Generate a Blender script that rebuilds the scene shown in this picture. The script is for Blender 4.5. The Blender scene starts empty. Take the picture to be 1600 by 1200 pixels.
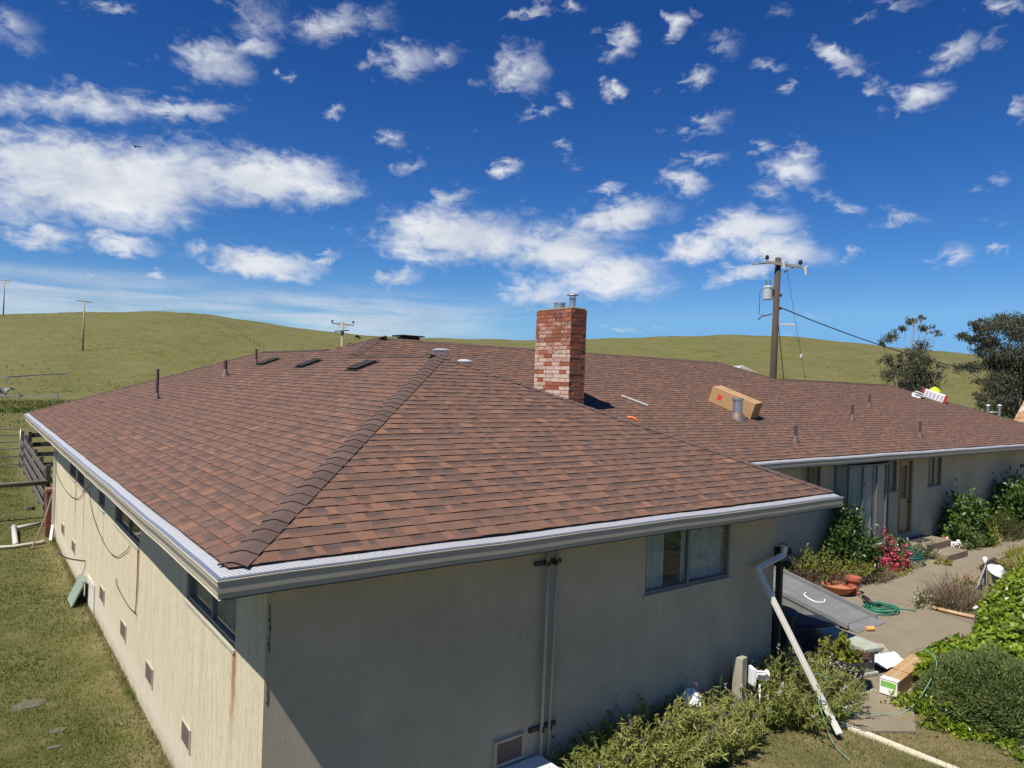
import bpy, math, random
import numpy as np
from mathutils import Vector, Matrix
random.seed(7); rng = np.random.default_rng(7)
S = bpy.context.scene; COL = S.collection
R = math.radians

# ------------------------------------------------------------------ camera
cam_d = bpy.data.cameras.new('camera'); cam = bpy.data.objects.new('camera', cam_d); COL.objects.link(cam)
CAM = Vector((-1.4636, -5.2603, 1.4768))
cr = Vector((0.79433853, -0.60644387, 0.03538552)); cu = Vector((-0.02652894, 0.02356406, 0.99937028)); cf = Vector((0.6068958, 0.79477706, -0.00262953))
cam.matrix_world = Matrix(((cr.x, cu.x, -cf.x, CAM.x), (cr.y, cu.y, -cf.y, CAM.y), (cr.z, cu.z, -cf.z, CAM.z), (0, 0, 0, 1)))
cam_d.sensor_width = 36.0; cam_d.lens = 36.0 * 1122.15 / 1600.0
cam_d.clip_start = 0.1; cam_d.clip_end = 5000
S.camera = cam

# ------------------------------------------------------------------ sun, sky, exposure
SUN_TO = Vector((-1.0, -0.22, 1.66)).normalized()
sd = bpy.data.lights.new('sun', 'SUN'); sd.energy = 5.0; sd.angle = R(0.53); sd.color = (1.0, 0.955, 0.88)
so = bpy.data.objects.new('sun', sd); COL.objects.link(so)
so.rotation_euler = (-SUN_TO).to_track_quat('-Z', 'Y').to_euler(); so.location = (-30, -8, 50)
S.view_settings.view_transform = 'Standard'; S.view_settings.look = 'None'; S.view_settings.gamma = 1.0
S.view_settings.exposure = 0.42; S.view_settings.use_curve_mapping = False

W = bpy.data.worlds.new('World'); S.world = W; W.use_nodes = True
nt = W.node_tree; nt.nodes.clear()
def N(tree, typ, **kw):
    n = tree.nodes.new(typ)
    for k, v in kw.items(): setattr(n, k, v)
    return n
def setin(n, **kw):
    for k, v in kw.items():
        n.inputs[k.replace('_', ' ')].default_value = v
def mth(tree, op, a, b=None, c=None, clamp=False):
    n = tree.nodes.new('ShaderNodeMath'); n.operation = op; n.use_clamp = clamp
    for i, v in enumerate((a, b, c)):
        if v is None: continue
        if isinstance(v, (int, float)): n.inputs[i].default_value = v
        else: tree.links.new(v, n.inputs[i])
    return n.outputs[0]
sky = N(nt, 'ShaderNodeTexSky', sky_type='NISHITA', sun_disc=False)
sky.sun_elevation = math.asin(SUN_TO.z); sky.sun_rotation = math.atan2(SUN_TO.x, SUN_TO.y)
sky.altitude = 300; sky.air_density = 1.0; sky.dust_density = 0.35; sky.ozone_density = 3.0
tc = N(nt, 'ShaderNodeTexCoord'); sep = N(nt, 'ShaderNodeSeparateXYZ'); nt.links.new(tc.outputs['Generated'], sep.inputs[0])
az = mth(nt, 'MULTIPLY', mth(nt, 'ARCTAN2', sep.outputs[0], sep.outputs[1]), 57.29578)
el = mth(nt, 'MULTIPLY', mth(nt, 'ARCSINE', sep.outputs[2]), 57.29578)
ae = N(nt, 'ShaderNodeCombineXYZ'); nt.links.new(az, ae.inputs[0]); nt.links.new(el, ae.inputs[1])
# cloud field: soft bodies in azimuth / elevation, broken up by fractal noise
CL = [
    (8.0, 12.7, 13.35, 3.83, 8, 1.0), (3.6, 13.3, 5.18, 2.78, 10, 1.0), (17.3, 14.0, 8.11, 2.51, 6, 0.9), (21.9, 13.8, 4.47, 1.28, 10, 0.6), (5.6, 17.2, 8.75, 1.38, 8, 0.6),
    (11.1, 18.0, 6.49, 0.95, 9, 0.55), (1.9, 20.8, 2.1, 1.33, -7, 0.35), (7.7, 23.7, 2.79, 0.51, 13, 0.35), (16.9, 24.9, 2.92, 1.99, -18, 0.3), (13.9, 21.6, 3.84, 1.87, 10, 0.55),
    (16.7, 22.9, 2.9, 1.02, 9, 0.4), (22.4, 25.3, 4.48, 1.2, 23, 0.4), (25.8, 26.4, 2.28, 1.39, 6, 0.3), (27.9, 23.5, 3.17, 1.86, 13, 0.65), (30.9, 24.1, 2.32, 0.88, 12, 0.4),
    (37.5, 23.5, 2.85, 2.18, -25, 0.6), (4.2, 8.5, 2.99, 1.25, 8, 0.75), (8.4, 8.6, 3.46, 1.01, 1, 0.7), (17.5, 8.2, 6.14, 1.41, -1, 0.85), (22.6, 9.0, 1.4, 0.66, 24, 0.6),
    (27.7, 7.8, 2.77, 1.02, 11, 0.75), (6.7, 6.0, 1.24, 0.55, 6, 0.55), (10.5, 6.5, 1.63, 0.46, 14, 0.55), (32.9, 11.3, 8.79, 2.95, 2, 0.95), (31.8, 14.0, 2.92, 0.99, 17, 0.55),
    (29.3, 11.9, 3.48, 1.68, 3, 0.8), (45.3, 13.0, 5.34, 1.79, 11, 0.85), (41.1, 10.8, 7.5, 2.73, 1, 0.8), (45.2, 8.7, 6.79, 2.74, 0, 0.75), (39.7, 7.0, 4.67, 1.74, 1, 0.5),
    (51.0, 10.7, 3.51, 1.34, 11, 0.75), (55.0, 12.3, 4.4, 1.73, 3, 0.85), (57.8, 10.4, 4.82, 1.8, -12, 0.8), (55.1, 8.9, 3.62, 0.99, 11, 0.6), (62.3, 10.1, 0.67, 0.73, -2, 0.5),
    (50.3, 15.7, 2.52, 1.26, -21, 0.65), (57.9, 16.0, 2.84, 1.41, -14, 0.65), (56.7, 14.7, 1.86, 1.12, -22, 0.5), (58.4, 17.1, 1.77, 0.76, -4, 0.45), (65.5, 12.5, 1.87, 0.82, -20, 0.55),
    (68.8, 9.5, 1.66, 0.99, 20, 0.5), (71.2, 9.9, 0.71, 0.62, 20, 0.5), (68.2, 22.4, 2.05, 1.22, 16, 0.65), (66.4, 20.1, 2.45, 1.05, 7, 0.6), (63.4, 20.9, 0.95, 0.7, -7, 0.5),
    (61.0, 23.2, 2.34, 0.79, -25, 0.5), (51.3, 22.9, 1.79, 1.02, 15, 0.6), (44.9, 25.1, 1.93, 1.25, 25, 0.65), (44.4, 22.3, 1.16, 0.75, -9, 0.55), (49.3, 26.1, 1.01, 1.22, -3, 0.55),
    (52.8, 24.8, 2.1, 1.01, -21, 0.4), (56.4, 23.1, 1.91, 0.56, -14, 0.45), (57.4, 21.9, 1.05, 0.65, -14, 0.5), (52.1, 19.8, 2.22, 1.25, 11, 0.5), (55.9, 17.8, 1.05, 0.61, -4, 0.45),
    (52.0, 17.3, 1.92, 0.46, -7, 0.35), (37.6, 27.1, 2.32, 0.47, 9, 0.45), (40.7, 21.3, 0.76, 1.02, 1, 0.5), (39.1, 20.6, 2.09, 0.52, 10, 0.45), (40.8, 18.4, 0.93, 0.53, 1, 0.45),
    (36.5, 16.5, 1.86, 0.71, 16, 0.5), (28.7, 16.2, 1.62, 0.85, 22, 0.5), (27.3, 18.1, 1.49, 0.84, 5, 0.45), (22.8, 19.5, 1.17, 0.71, 6, 0.5), (19.4, 21.5, 0.97, 0.43, 8, 0.45),
    (44.4, 15.3, 1.62, 0.49, -5, 0.4), (60.9, 14.0, 3.55, 0.49, -29, 0.3), (64.6, 25.8, 2.76, 0.43, -10, 0.3), (71.0, 24.6, 2.04, 0.57, -13, 0.45), (72.1, 18.6, 0.8, 0.87, -10, 0.4),
    (62.6, 25.3, 1.44, 0.44, -9, 0.3), (46.1, 4.4, 3.69, 0.4, 1, 0.5), (41.1, 27.6, 1.46, 0.46, 0, 0.4),
]
nz1 = N(nt, 'ShaderNodeTexNoise'); mp1 = N(nt, 'ShaderNodeMapping'); mp1.inputs['Scale'].default_value = (0.16, 0.30, 1)
nt.links.new(ae.outputs[0], mp1.inputs[0]); nt.links.new(mp1.outputs[0], nz1.inputs['Vector'])
setin(nz1, Scale=1.0, Detail=12.0, Roughness=0.62, Distortion=0.35)
nz2 = N(nt, 'ShaderNodeTexNoise'); mp2 = N(nt, 'ShaderNodeMapping'); mp2.inputs['Scale'].default_value = (0.7, 1.15, 1); mp2.inputs['Rotation'].default_value = (0, 0, 0.25)
nt.links.new(ae.outputs[0], mp2.inputs[0]); nt.links.new(mp2.outputs[0], nz2.inputs['Vector'])
setin(nz2, Scale=1.0, Detail=9.0, Roughness=0.6, Distortion=0.5)
# wispy warp of the lookup position so that outlines are ragged
wv = N(nt, 'ShaderNodeVectorMath', operation='MULTIPLY_ADD'); nt.links.new(nz2.outputs['Color'], wv.inputs[0]); wv.inputs[1].default_value = (3.6, 2.2, 0); nt.links.new(ae.outputs[0], wv.inputs[2])
wv2 = N(nt, 'ShaderNodeVectorMath', operation='SUBTRACT'); nt.links.new(wv.outputs[0], wv2.inputs[0]); wv2.inputs[1].default_value = (1.8, 1.1, 0)
def cloud_field(vec):
    acc = None
    for (a, e, r1, r2, ang, w) in CL:
        m = N(nt, 'ShaderNodeMapping', vector_type='TEXTURE')
        m.inputs['Location'].default_value = (a, e, 0); m.inputs['Rotation'].default_value = (0, 0, R(ang)); m.inputs['Scale'].default_value = (r1, r2, 1)
        nt.links.new(vec, m.inputs[0])
        l = N(nt, 'ShaderNodeVectorMath', operation='LENGTH'); nt.links.new(m.outputs[0], l.inputs[0])
        v = mth(nt, 'MULTIPLY_ADD', l.outputs['Value'], -w, w)
        acc = v if acc is None else mth(nt, 'MAXIMUM', acc, v)
    return acc
fld = mth(nt, 'MAXIMUM', cloud_field(wv2.outputs[0]), -0.55)
# scattered small puffs over the whole sky
pf = N(nt, 'ShaderNodeTexNoise'); mp3 = N(nt, 'ShaderNodeMapping'); mp3.inputs['Scale'].default_value = (0.20, 0.34, 1); mp3.inputs['Location'].default_value = (3.1, 7.7, 0)
nt.links.new(ae.outputs[0], mp3.inputs[0]); nt.links.new(mp3.outputs[0], pf.inputs['Vector']); setin(pf, Scale=1.0, Detail=4.0, Roughness=0.55)
puffs = mth(nt, 'MULTIPLY_ADD', pf.outputs['Fac'], 3.0, -1.92)
fld = mth(nt, 'MAXIMUM', fld, puffs)
den = mth(nt, 'ADD', mth(nt, 'MULTIPLY_ADD', nz1.outputs['Fac'], 1.7, -0.86), mth(nt, 'MULTIPLY_ADD', nz2.outputs['Fac'], 0.9, -0.45))
den = mth(nt, 'ADD', mth(nt, 'MULTIPLY', fld, 1.35), mth(nt, 'MULTIPLY', den, 0.88))
al = N(nt, 'ShaderNodeMapRange', interpolation_type='SMOOTHSTEP'); nt.links.new(den, al.inputs['Value'])
al.inputs['From Min'].default_value = 0.0; al.inputs['From Max'].default_value = 1.02; al.inputs['To Max'].default_value = 0.97
# thin cirrus veil low over the left half of the horizon
mpv_ = N(nt, 'ShaderNodeMapping'); mpv_.inputs['Scale'].default_value = (0.055, 0.75, 1); mpv_.inputs['Rotation'].default_value = (0, 0, 0.05); nt.links.new(ae.outputs[0], mpv_.inputs[0])
nzv = N(nt, 'ShaderNodeTexNoise'); nt.links.new(mpv_.outputs[0], nzv.inputs['Vector']); setin(nzv, Scale=1.0, Detail=8.0, Roughness=0.6, Distortion=0.4)
def mr_(v, a, b):
    m = N(nt, 'ShaderNodeMapRange', interpolation_type='SMOOTHSTEP'); nt.links.new(v, m.inputs['Value']); m.inputs['From Min'].default_value = a; m.inputs['From Max'].default_value = b; return m.outputs[0]
veil = mth(nt, 'MULTIPLY', mth(nt, 'MULTIPLY', mr_(el, 7.6, 5.0), mr_(az, 42.0, 26.0)), mr_(nzv.outputs['Fac'], 0.30, 0.62))
veil = mth(nt, 'MULTIPLY', veil, 0.62)
# thicker cores are brighter, thin veils let the blue through; soft grey-blue modelling inside the big bodies
body = N(nt, 'ShaderNodeMix', data_type='RGBA'); nt.links.new(mth(nt, 'MULTIPLY_ADD', nz1.outputs['Fac'], 2.4, -0.75, clamp=True), body.inputs['Factor'])
body.inputs['A'].default_value = (6.6, 7.3, 8.5, 1); body.inputs['B'].default_value = (11.0, 11.2, 11.4, 1)
# clear dry air: the same sky, graded deeper and bluer over its whole dome
spc = N(nt, 'ShaderNodeSeparateColor'); nt.links.new(sky.outputs[0], spc.inputs[0]); cmc = N(nt, 'ShaderNodeCombineColor')
for i_, (t_, in_, pw) in enumerate(((0.46, 1.76, 2.0), (1.42, 2.43, 1.55), (4.15, 3.78, 1.3))):
    nt.links.new(mth(nt, 'MINIMUM', mth(nt, 'MULTIPLY', mth(nt, 'POWER', mth(nt, 'MULTIPLY', spc.outputs[i_], 1.0 / in_), pw), t_), (2.4, 5.6, 10.0)[i_]), cmc.inputs[i_])
mixc = N(nt, 'ShaderNodeMix', data_type='RGBA'); nt.links.new(mth(nt, 'MAXIMUM', al.outputs[0], veil), mixc.inputs['Factor'])
nt.links.new(cmc.outputs[0], mixc.inputs['A']); nt.links.new(body.outputs['Result'], mixc.inputs['B'])
bg = N(nt, 'ShaderNodeBackground'); nt.links.new(mixc.outputs['Result'], bg.inputs['Color']); bg.inputs['Strength'].default_value = 0.062
wo = N(nt, 'ShaderNodeOutputWorld'); nt.links.new(bg.outputs[0], wo.inputs['Surface'])

# ------------------------------------------------------------------ helpers
def wm(o):
    return ((wm(o.parent) @ o.matrix_parent_inverse) if o.parent else Matrix.Identity(4)) @ o.matrix_basis
def par(o, parent):
    o.parent = parent; o.matrix_parent_inverse = wm(parent).inverted()
class MB:
    """collects faces, then links them as one mesh object"""
    def __init__(s): s.v = []; s.f = []; s.mi = []
    def quad(s, pts, mi=0):
        b = len(s.v); s.v += [tuple(p) for p in pts]; s.f.append(tuple(range(b, b + len(pts)))); s.mi.append(mi)
    def box(s, c, d, rot=None, mi=0):
        x, y, z = (k / 2 for k in d); b = len(s.v)
        P = [Vector((i, j, k)) for k in (-z, z) for j in (-y, y) for i in (-x, x)]
        if rot is not None: P = [rot @ p for p in P]
        s.v += [tuple(p + Vector(c)) for p in P]
        for q in ((0, 2, 3, 1), (4, 5, 7, 6), (0, 1, 5, 4), (2, 6, 7, 3), (0, 4, 6, 2), (1, 3, 7, 5)):
            s.f.append(tuple(b + i for i in q)); s.mi.append(mi)
    def b3(s, x0, x1, y0, y1, z0, z1, mi=0): s.box(((x0+x1)/2, (y0+y1)/2, (z0+z1)/2), (x1-x0, y1-y0, z1-z0), None, mi)
    def bar(s, a, b, w, h, up=(0, 0, 1), mi=0):
        a, b = Vector(a), Vector(b); d = (b - a); L = d.length; d = d / L
        u = Vector(up); sdv = d.cross(u)
        if sdv.length < 1e-4: sdv = d.cross(Vector((1, 0, 0)))
        sdv.normalize(); u = sdv.cross(d)
        s.box((a + b) / 2, (L, w, h), Matrix((d, sdv, u)).transposed(), mi)
    def tube(s, pts, r, n=8, mi=0, cap=True):
        pts = [Vector(p) for p in pts]; m = len(pts)
        rr = r if isinstance(r, (list, tuple)) else [r] * m
        b = len(s.v); ref = None
        for i, p in enumerate(pts):
            d = (pts[min(i+1, m-1)] - pts[max(i-1, 0)]).normalized()
            if ref is None: ref = Vector((0, 0, 1)) if abs(d.z) < 0.9 else Vector((1, 0, 0))
            a = d.cross(ref).normalized(); c = a.cross(d); ref = c
            for k in range(n):
                t = 2 * math.pi * k / n; s.v.append(tuple(p + (a * math.cos(t) + c * math.sin(t)) * rr[i]))
        for i in range(m - 1):
            for k in range(n):
                k2 = (k + 1) % n; s.f.append((b+i*n+k, b+i*n+k2, b+(i+1)*n+k2, b+(i+1)*n+k)); s.mi.append(mi)
        if cap:
            s.f.append(tuple(b + k for k in range(n))[::-1]); s.mi.append(mi)
            s.f.append(tuple(b + (m-1)*n + k for k in range(n))); s.mi.append(mi)
    def lathe(s, prof, c=(0, 0, 0), n=24, mi=0):
        b = len(s.v); m = len(prof)
        for (r, z) in prof:
            for k in range(n):
                t = 2 * math.pi * k / n; s.v.append((c[0] + r*math.cos(t), c[1] + r*math.sin(t), c[2] + z))
        for i in range(m - 1):
            for k in range(n):
                k2 = (k + 1) % n; s.f.append((b+i*n+k, b+i*n+k2, b+(i+1)*n+k2, b+(i+1)*n+k)); s.mi.append(mi)
    def mesh(s, name, mats, smooth=False):
        me = bpy.data.meshes.new(name); me.from_pydata(s.v, [], s.f); 
        for m in (mats if isinstance(mats, (list, tuple)) else [mats]): me.materials.append(m)
        if any(s.mi): me.polygons.foreach_set('material_index', s.mi)
        if smooth: me.polygons.foreach_set('use_smooth', [True] * len(s.f))
        me.update(); return me
    def build(s, name, mats, parent=None, smooth=False, bevel=0):
        o = bpy.data.objects.new(name, s.mesh(name, mats, smooth)); COL.objects.link(o)
        if parent: par(o, parent)
        if bevel:
            md = o.modifiers.new('bevel', 'BEVEL'); md.width = bevel; md.segments = 2; md.limit_method = 'ANGLE'
        return o
def npmesh(name, V, F, mats, parent=None, attrs=None, mi=None, smooth=False):
    """fast mesh from numpy arrays (faces all of the same size)"""
    me = bpy.data.meshes.new(name); V = np.asarray(V, np.float32); F = np.asarray(F, np.int32); k = F.shape[1]
    me.vertices.add(len(V)); me.vertices.foreach_set('co', V.ravel())
    me.loops.add(F.size); me.loops.foreach_set('vertex_index', F.ravel())
    me.polygons.add(len(F)); me.polygons.foreach_set('loop_start', np.arange(len(F), dtype=np.int32) * k)
    me.polygons.foreach_set('loop_total', np.full(len(F), k, np.int32))
    for m in (mats if isinstance(mats, (list, tuple)) else [mats]): me.materials.append(m)
    if mi is not None: me.polygons.foreach_set('material_index', np.asarray(mi, np.int32))
    me.polygons.foreach_set('use_smooth', np.full(len(F), bool(smooth)))
    for an, av in (attrs or {}).items():
        a = me.attributes.new(an, 'FLOAT', 'POINT'); a.data.foreach_set('value', np.asarray(av, np.float32))
    me.update(calc_edges=True); me.validate()
    o = bpy.data.objects.new(name, me); COL.objects.link(o)
    if parent: par(o, parent)
    return o
def empty(name, loc=(0, 0, 0), rz=0, parent=None):
    o = bpy.data.objects.new(name, None); COL.objects.link(o); o.location = loc; o.rotation_euler = (0, 0, rz); o.empty_display_size = 0.2
    if parent: par(o, parent)
    return o
def tag(o, label=None, cat=None, group=None, kind=None):
    if label: o['label'] = label
    if cat: o['category'] = cat
    if group: o['group'] = group
    if kind: o['kind'] = kind
    return o
def copy_tree(o, parent=None):
    c = o.copy(); COL.objects.link(c); c.parent = parent
    for ch in list(o.children): copy_tree(ch, c)
    return c

# ------------------------------------------------------------------ materials
def mat(name, col, rough=0.7, metal=0.0, col2=None, nscale=6.0, ncon=1.0, bump=0.0, bscale=60.0, stretch=(1, 1, 1), spec=0.5, coords='Object', objrand=0.0):
    m = bpy.data.materials.new(name); m.use_nodes = True; t = m.node_tree; p = t.nodes['Principled BSDF']
    p.inputs['Roughness'].default_value = rough; p.inputs['Metallic'].default_value = metal; p.inputs['Specular IOR Level'].default_value = spec
    p.inputs['Base Color'].default_value = (*col, 1)
    tcn = t.nodes.new('ShaderNodeTexCoord'); mp = t.nodes.new('ShaderNodeMapping'); mp.inputs['Scale'].default_value = stretch
    t.links.new(tcn.outputs[coords], mp.inputs[0])
    if col2 is not None:
        nz = t.nodes.new('ShaderNodeTexNoise'); nz.inputs['Scale'].default_value = nscale; nz.inputs['Detail'].default_value = 8; nz.inputs['Roughness'].default_value = 0.65
        t.links.new(mp.outputs[0], nz.inputs['Vector'])
        f = mth(t, 'MULTIPLY_ADD', nz.outputs['Fac'], 2.2 * ncon, 0.5 - 1.1 * ncon, clamp=True)
        mx = t.nodes.new('ShaderNodeMix'); mx.data_type = 'RGBA'; t.links.new(f, mx.inputs['Factor'])
        mx.inputs['A'].default_value = (*col, 1); mx.inputs['B'].default_value = (*col2, 1); last = mx.outputs['Result']
        if objrand:
            oi = t.nodes.new('ShaderNodeObjectInfo'); hv = t.nodes.new('ShaderNodeHueSaturation')
            t.links.new(mth(t, 'MULTIPLY_ADD', oi.outputs['Random'], objrand, 1 - objrand / 2), hv.inputs['Value']); t.links.new(last, hv.inputs['Color']); last = hv.outputs[0]
        t.links.new(last, p.inputs['Base Color'])
    if bump:
        nb = t.nodes.new('ShaderNodeTexNoise'); nb.inputs['Scale'].default_value = bscale; nb.inputs['Detail'].default_value = 6
        t.links.new(mp.outputs[0], nb.inputs['Vector'])
        b = t.nodes.new('ShaderNodeBump'); b.inputs['Strength'].default_value = bump; b.inputs['Distance'].default_value = 0.02
        t.links.new(nb.outputs['Fac'], b.inputs['Height']); t.links.new(b.outputs[0], p.inputs['Normal'])
    return m
def ramp(t, fac, stops):
    r = t.nodes.new('ShaderNodeValToRGB'); e = r.color_ramp.elements
    while len(e) < len(stops): e.new(0.5)
    for el_, (p, c) in zip(e, stops): el_.position = p; el_.color = (*c, 1)
    t.links.new(fac, r.inputs[0]); return r.outputs[0]
def noise(t, vec, scale, detail=6, rough=0.6, dist=0.0):
    n = t.nodes.new('ShaderNodeTexNoise'); n.inputs['Scale'].default_value = scale; n.inputs['Detail'].default_value = detail
    n.inputs['Roughness'].default_value = rough; n.inputs['Distortion'].default_value = dist
    if vec is not None: t.links.new(vec, n.inputs['Vector'])
    return n.outputs['Fac']
def mixc3(t, f, a, b, blend='MIX'):
    m = t.nodes.new('ShaderNodeMix'); m.data_type = 'RGBA'; m.blend_type = blend
    for k, v in (('Factor', f), ('A', a), ('B', b)):
        if isinstance(v, (int, float)): m.inputs[k].default_value = v
        elif isinstance(v, tuple): m.inputs[k].default_value = (*v, 1)
        else: t.links.new(v, m.inputs[k])
    return m.outputs['Result']
def leafmat(name, stops, rough=0.55, trans=0.35, spec=0.35):
    """foliage: per-leaf tint attribute picks the colour; thin leaves let light through"""
    m = bpy.data.materials.new(name); m.use_nodes = True; t = m.node_tree; p = t.nodes['Principled BSDF']
    a = t.nodes.new('ShaderNodeAttribute'); a.attribute_name = 'tint'
    c = ramp(t, a.outputs['Fac'], stops); t.links.new(c, p.inputs['Base Color'])
    p.inputs['Roughness'].default_value = rough; p.inputs['Specular IOR Level'].default_value = spec
    tr = t.nodes.new('ShaderNodeBsdfTranslucent'); t.links.new(c, tr.inputs['Color'])
    ms = t.nodes.new('ShaderNodeMixShader'); ms.inputs[0].default_value = trans
    t.links.new(p.outputs[0], ms.inputs[1]); t.links.new(tr.outputs[0], ms.inputs[2])
    t.links.new(ms.outputs[0], t.nodes['Material Output'].inputs['Surface']); return m
def glassmat(name, tintc=(0.85, 0.9, 0.92)):
    m = bpy.data.materials.new(name); m.use_nodes = True; t = m.node_tree; t.nodes.remove(t.nodes['Principled BSDF'])
    tr = t.nodes.new('ShaderNodeBsdfTransparent'); tr.inputs[0].default_value = (*tintc, 1)
    gl = t.nodes.new('ShaderNodeBsdfGlossy'); gl.inputs['Roughness'].default_value = 0.02
    lw = t.nodes.new('ShaderNodeLayerWeight'); lw.inputs[0].default_value = 0.5
    tcn = t.nodes.new('ShaderNodeTexCoord'); d = noise(t, tcn.outputs['Object'], 3.0, 4)
    fr = mth(t, 'MULTIPLY_ADD', mth(t, 'POWER', lw.outputs['Facing'], 5.0), 0.9, 0.05)
    ms = t.nodes.new('ShaderNodeMixShader'); t.links.new(fr, ms.inputs[0])
    df = t.nodes.new('ShaderNodeBsdfDiffuse'); df.inputs[0].default_value = (.35, .36, .34, 1); ms0 = t.nodes.new('ShaderNodeMixShader')
    t.links.new(mth(t, 'MULTIPLY_ADD', d, 0.5, -0.08, clamp=True), ms0.inputs[0]); t.links.new(tr.outputs[0], ms0.inputs[1]); t.links.new(df.outputs[0], ms0.inputs[2])
    t.links.new(ms0.outputs[0], ms.inputs[1]); t.links.new(gl.outputs[0], ms.inputs[2])
    t.links.new(ms.outputs[0], t.nodes['Material Output'].inputs['Surface']); return m
# ------------------------------------------------------------------ ground and hills
SK = [(-40, 1.6), (-20, 1.9), (-5.81, 2.23), (1.77, 3.14), (6.4, 3.68), (11.11, 4.09), (14.5, 4.01), (17.61, 3.73), (22.27, 3.37), (27.14, 3.11), (32.16, 3.12), (39.03, 3.22), (43.34, 3.51), (47.34, 3.82), (53.62, 4.09), (58.2, 4.01), (62.12, 3.63), (65.4, 3.25), (69.24, 2.98), (72.79, 2.51), (80.43, 1.65), (110, 1.4), (180, 1.2), (260, 1.4), (320, 1.6)]
SKa = np.array([a for a, _ in SK]); SKe = np.array([e for _, e in SK])
R0H, RC = 112.0, 330.0
def sprof(r):
    t = np.clip((r - R0H) / (RC - R0H), 0, 1.6); return np.where(t <= 1, t * (1.5 - 0.5 * t * t), 1 - 0.55 * (t - 1) ** 2)
rs_ = np.linspace(R0H, RC, 200); sp_ = sprof(rs_)
def hill_amp(azd):
    a = (azd + 40) % 360 - 40; e = math.tan(R(float(np.interp(a, SKa, SKe))))
    # amplitude so that the skyline reaches elevation e as seen from eye height
    return float(np.min((e * rs_ + 4.53)[sp_ > 0.02] / sp_[sp_ > 0.02]))
AZT = np.arange(-180, 181, 1.0); AMP = np.array([hill_amp(a) for a in AZT])
AMP = np.convolve(np.concatenate([AMP[-3:], AMP, AMP[:3]]), np.ones(3) / 3, 'same')[3:-3]
def base_z(x):
    t = min(max(x / 8.0, 0), 1); t = t * t * (3 - 2 * t); return -3.05 + 0.28 * t
def ground_z(x, y):
    dx, dy = x - CAM.x, y - CAM.y; r = math.hypot(dx, dy); a = math.degrees(math.atan2(dx, dy))
    und = 0.0
    if r > 70:
        k = min((r - 70) / 80, 1); und = k * (0.55 * math.sin(x * .043 + 1.3) * math.sin(y * .037) + 0.3 * math.sin(x * .11 + y * .07) + 0.18 * math.sin(x * .23 - y * .19))
    return base_z(x) + float(np.interp(a, AZT, AMP)) * float(sprof(np.array(r))) + und * 0.8
azs = sorted(set(list(np.arange(-180, -14, 6.0)) + list(np.arange(-14, 92, 0.6)) + list(np.arange(92, 180, 6.0))))
rads = [0.0, 3, 6, 9, 12, 16, 20, 26, 34, 44, 56, 70, 80, 90, 100, 108, 114, 120] + list(np.arange(128, 345, 7.0)) + [360, 390, 430, 480, 550, 650]
V = []; F = []; na = len(azs); nr = len(rads)
for r in rads:
    for a in azs:
        x = CAM.x + r * math.sin(R(a)); y = CAM.y + r * math.cos(R(a))
        V.append((x, y, ground_z(x, y) if r < 440 else max(ground_z(x, y), -25.0)))
for i in range(nr - 1):
    for j in range(na):
        j2 = (j + 1) % na; F.append((i*na+j, i*na+j2, (i+1)*na+j2, (i+1)*na+j))
mg = bpy.data.materials.new('pasture_grass'); mg.use_nodes = True; t = mg.node_tree; p = t.nodes['Principled BSDF']
tcn = t.nodes.new('ShaderNodeTexCoord'); vec = tcn.outputs['Object']
n_big = noise(t, vec, 0.035, 5, 0.6); n_mid = noise(t, vec, 0.32, 7, 0.7, 0.3); n_fine = noise(t, vec, 3.1, 8, 0.75); n_xf = noise(t, vec, 22.0, 6, 0.7)
green = mixc3(t, mth(t, 'MULTIPLY_ADD', n_mid, 2.6, -0.8, clamp=True), (0.070, 0.082, 0.019), (0.130, 0.124, 0.040))
green = mixc3(t, mth(t, 'MULTIPLY_ADD', n_big, 3.0, -1.0, clamp=True), green, (0.108, 0.106, 0.034))
straw = mixc3(t, mth(t, 'MULTIPLY_ADD', n_fine, 4.0, -1.9, clamp=True), green, (0.205, 0.180, 0.085))
dark = mixc3(t, mth(t, 'MULTIPLY_ADD', n_fine, -5.0, 2.0, clamp=True), straw, (0.036, 0.042, 0.012))
n_tuft = noise(t, vec, 0.9, 5, 0.7)
n_far = noise(t, vec, 0.11, 8, 0.75, 0.4); n_far2 = noise(t, vec, 0.45, 6, 0.75)
dark = mixc3(t, mth(t, 'MULTIPLY_ADD', n_far, 4.5, -2.0, clamp=True), dark, (0.150, 0.132, 0.054))
dark = mixc3(t, mth(t, 'MULTIPLY_ADD', n_far, -5.0, 2.1, clamp=True), dark, (0.062, 0.070, 0.018))
dark = mixc3(t, mth(t, 'MULTIPLY', mth(t, 'MULTIPLY_ADD', n_far2, 5.0, -2.5, clamp=True), .7), dark, (0.175, 0.152, 0.068))
dark = mixc3(t, mth(t, 'MULTIPLY_ADD', n_far2, -7.0, 2.55, clamp=True), dark, (0.040, 0.046, 0.012))
dark = mixc3(t, mth(t, 'MULTIPLY_ADD', n_tuft, -9.0, 3.2, clamp=True), dark, (0.045, 0.050, 0.014))
sx = t.nodes.new('ShaderNodeSeparateXYZ'); t.links.new(vec, sx.inputs[0])
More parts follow.
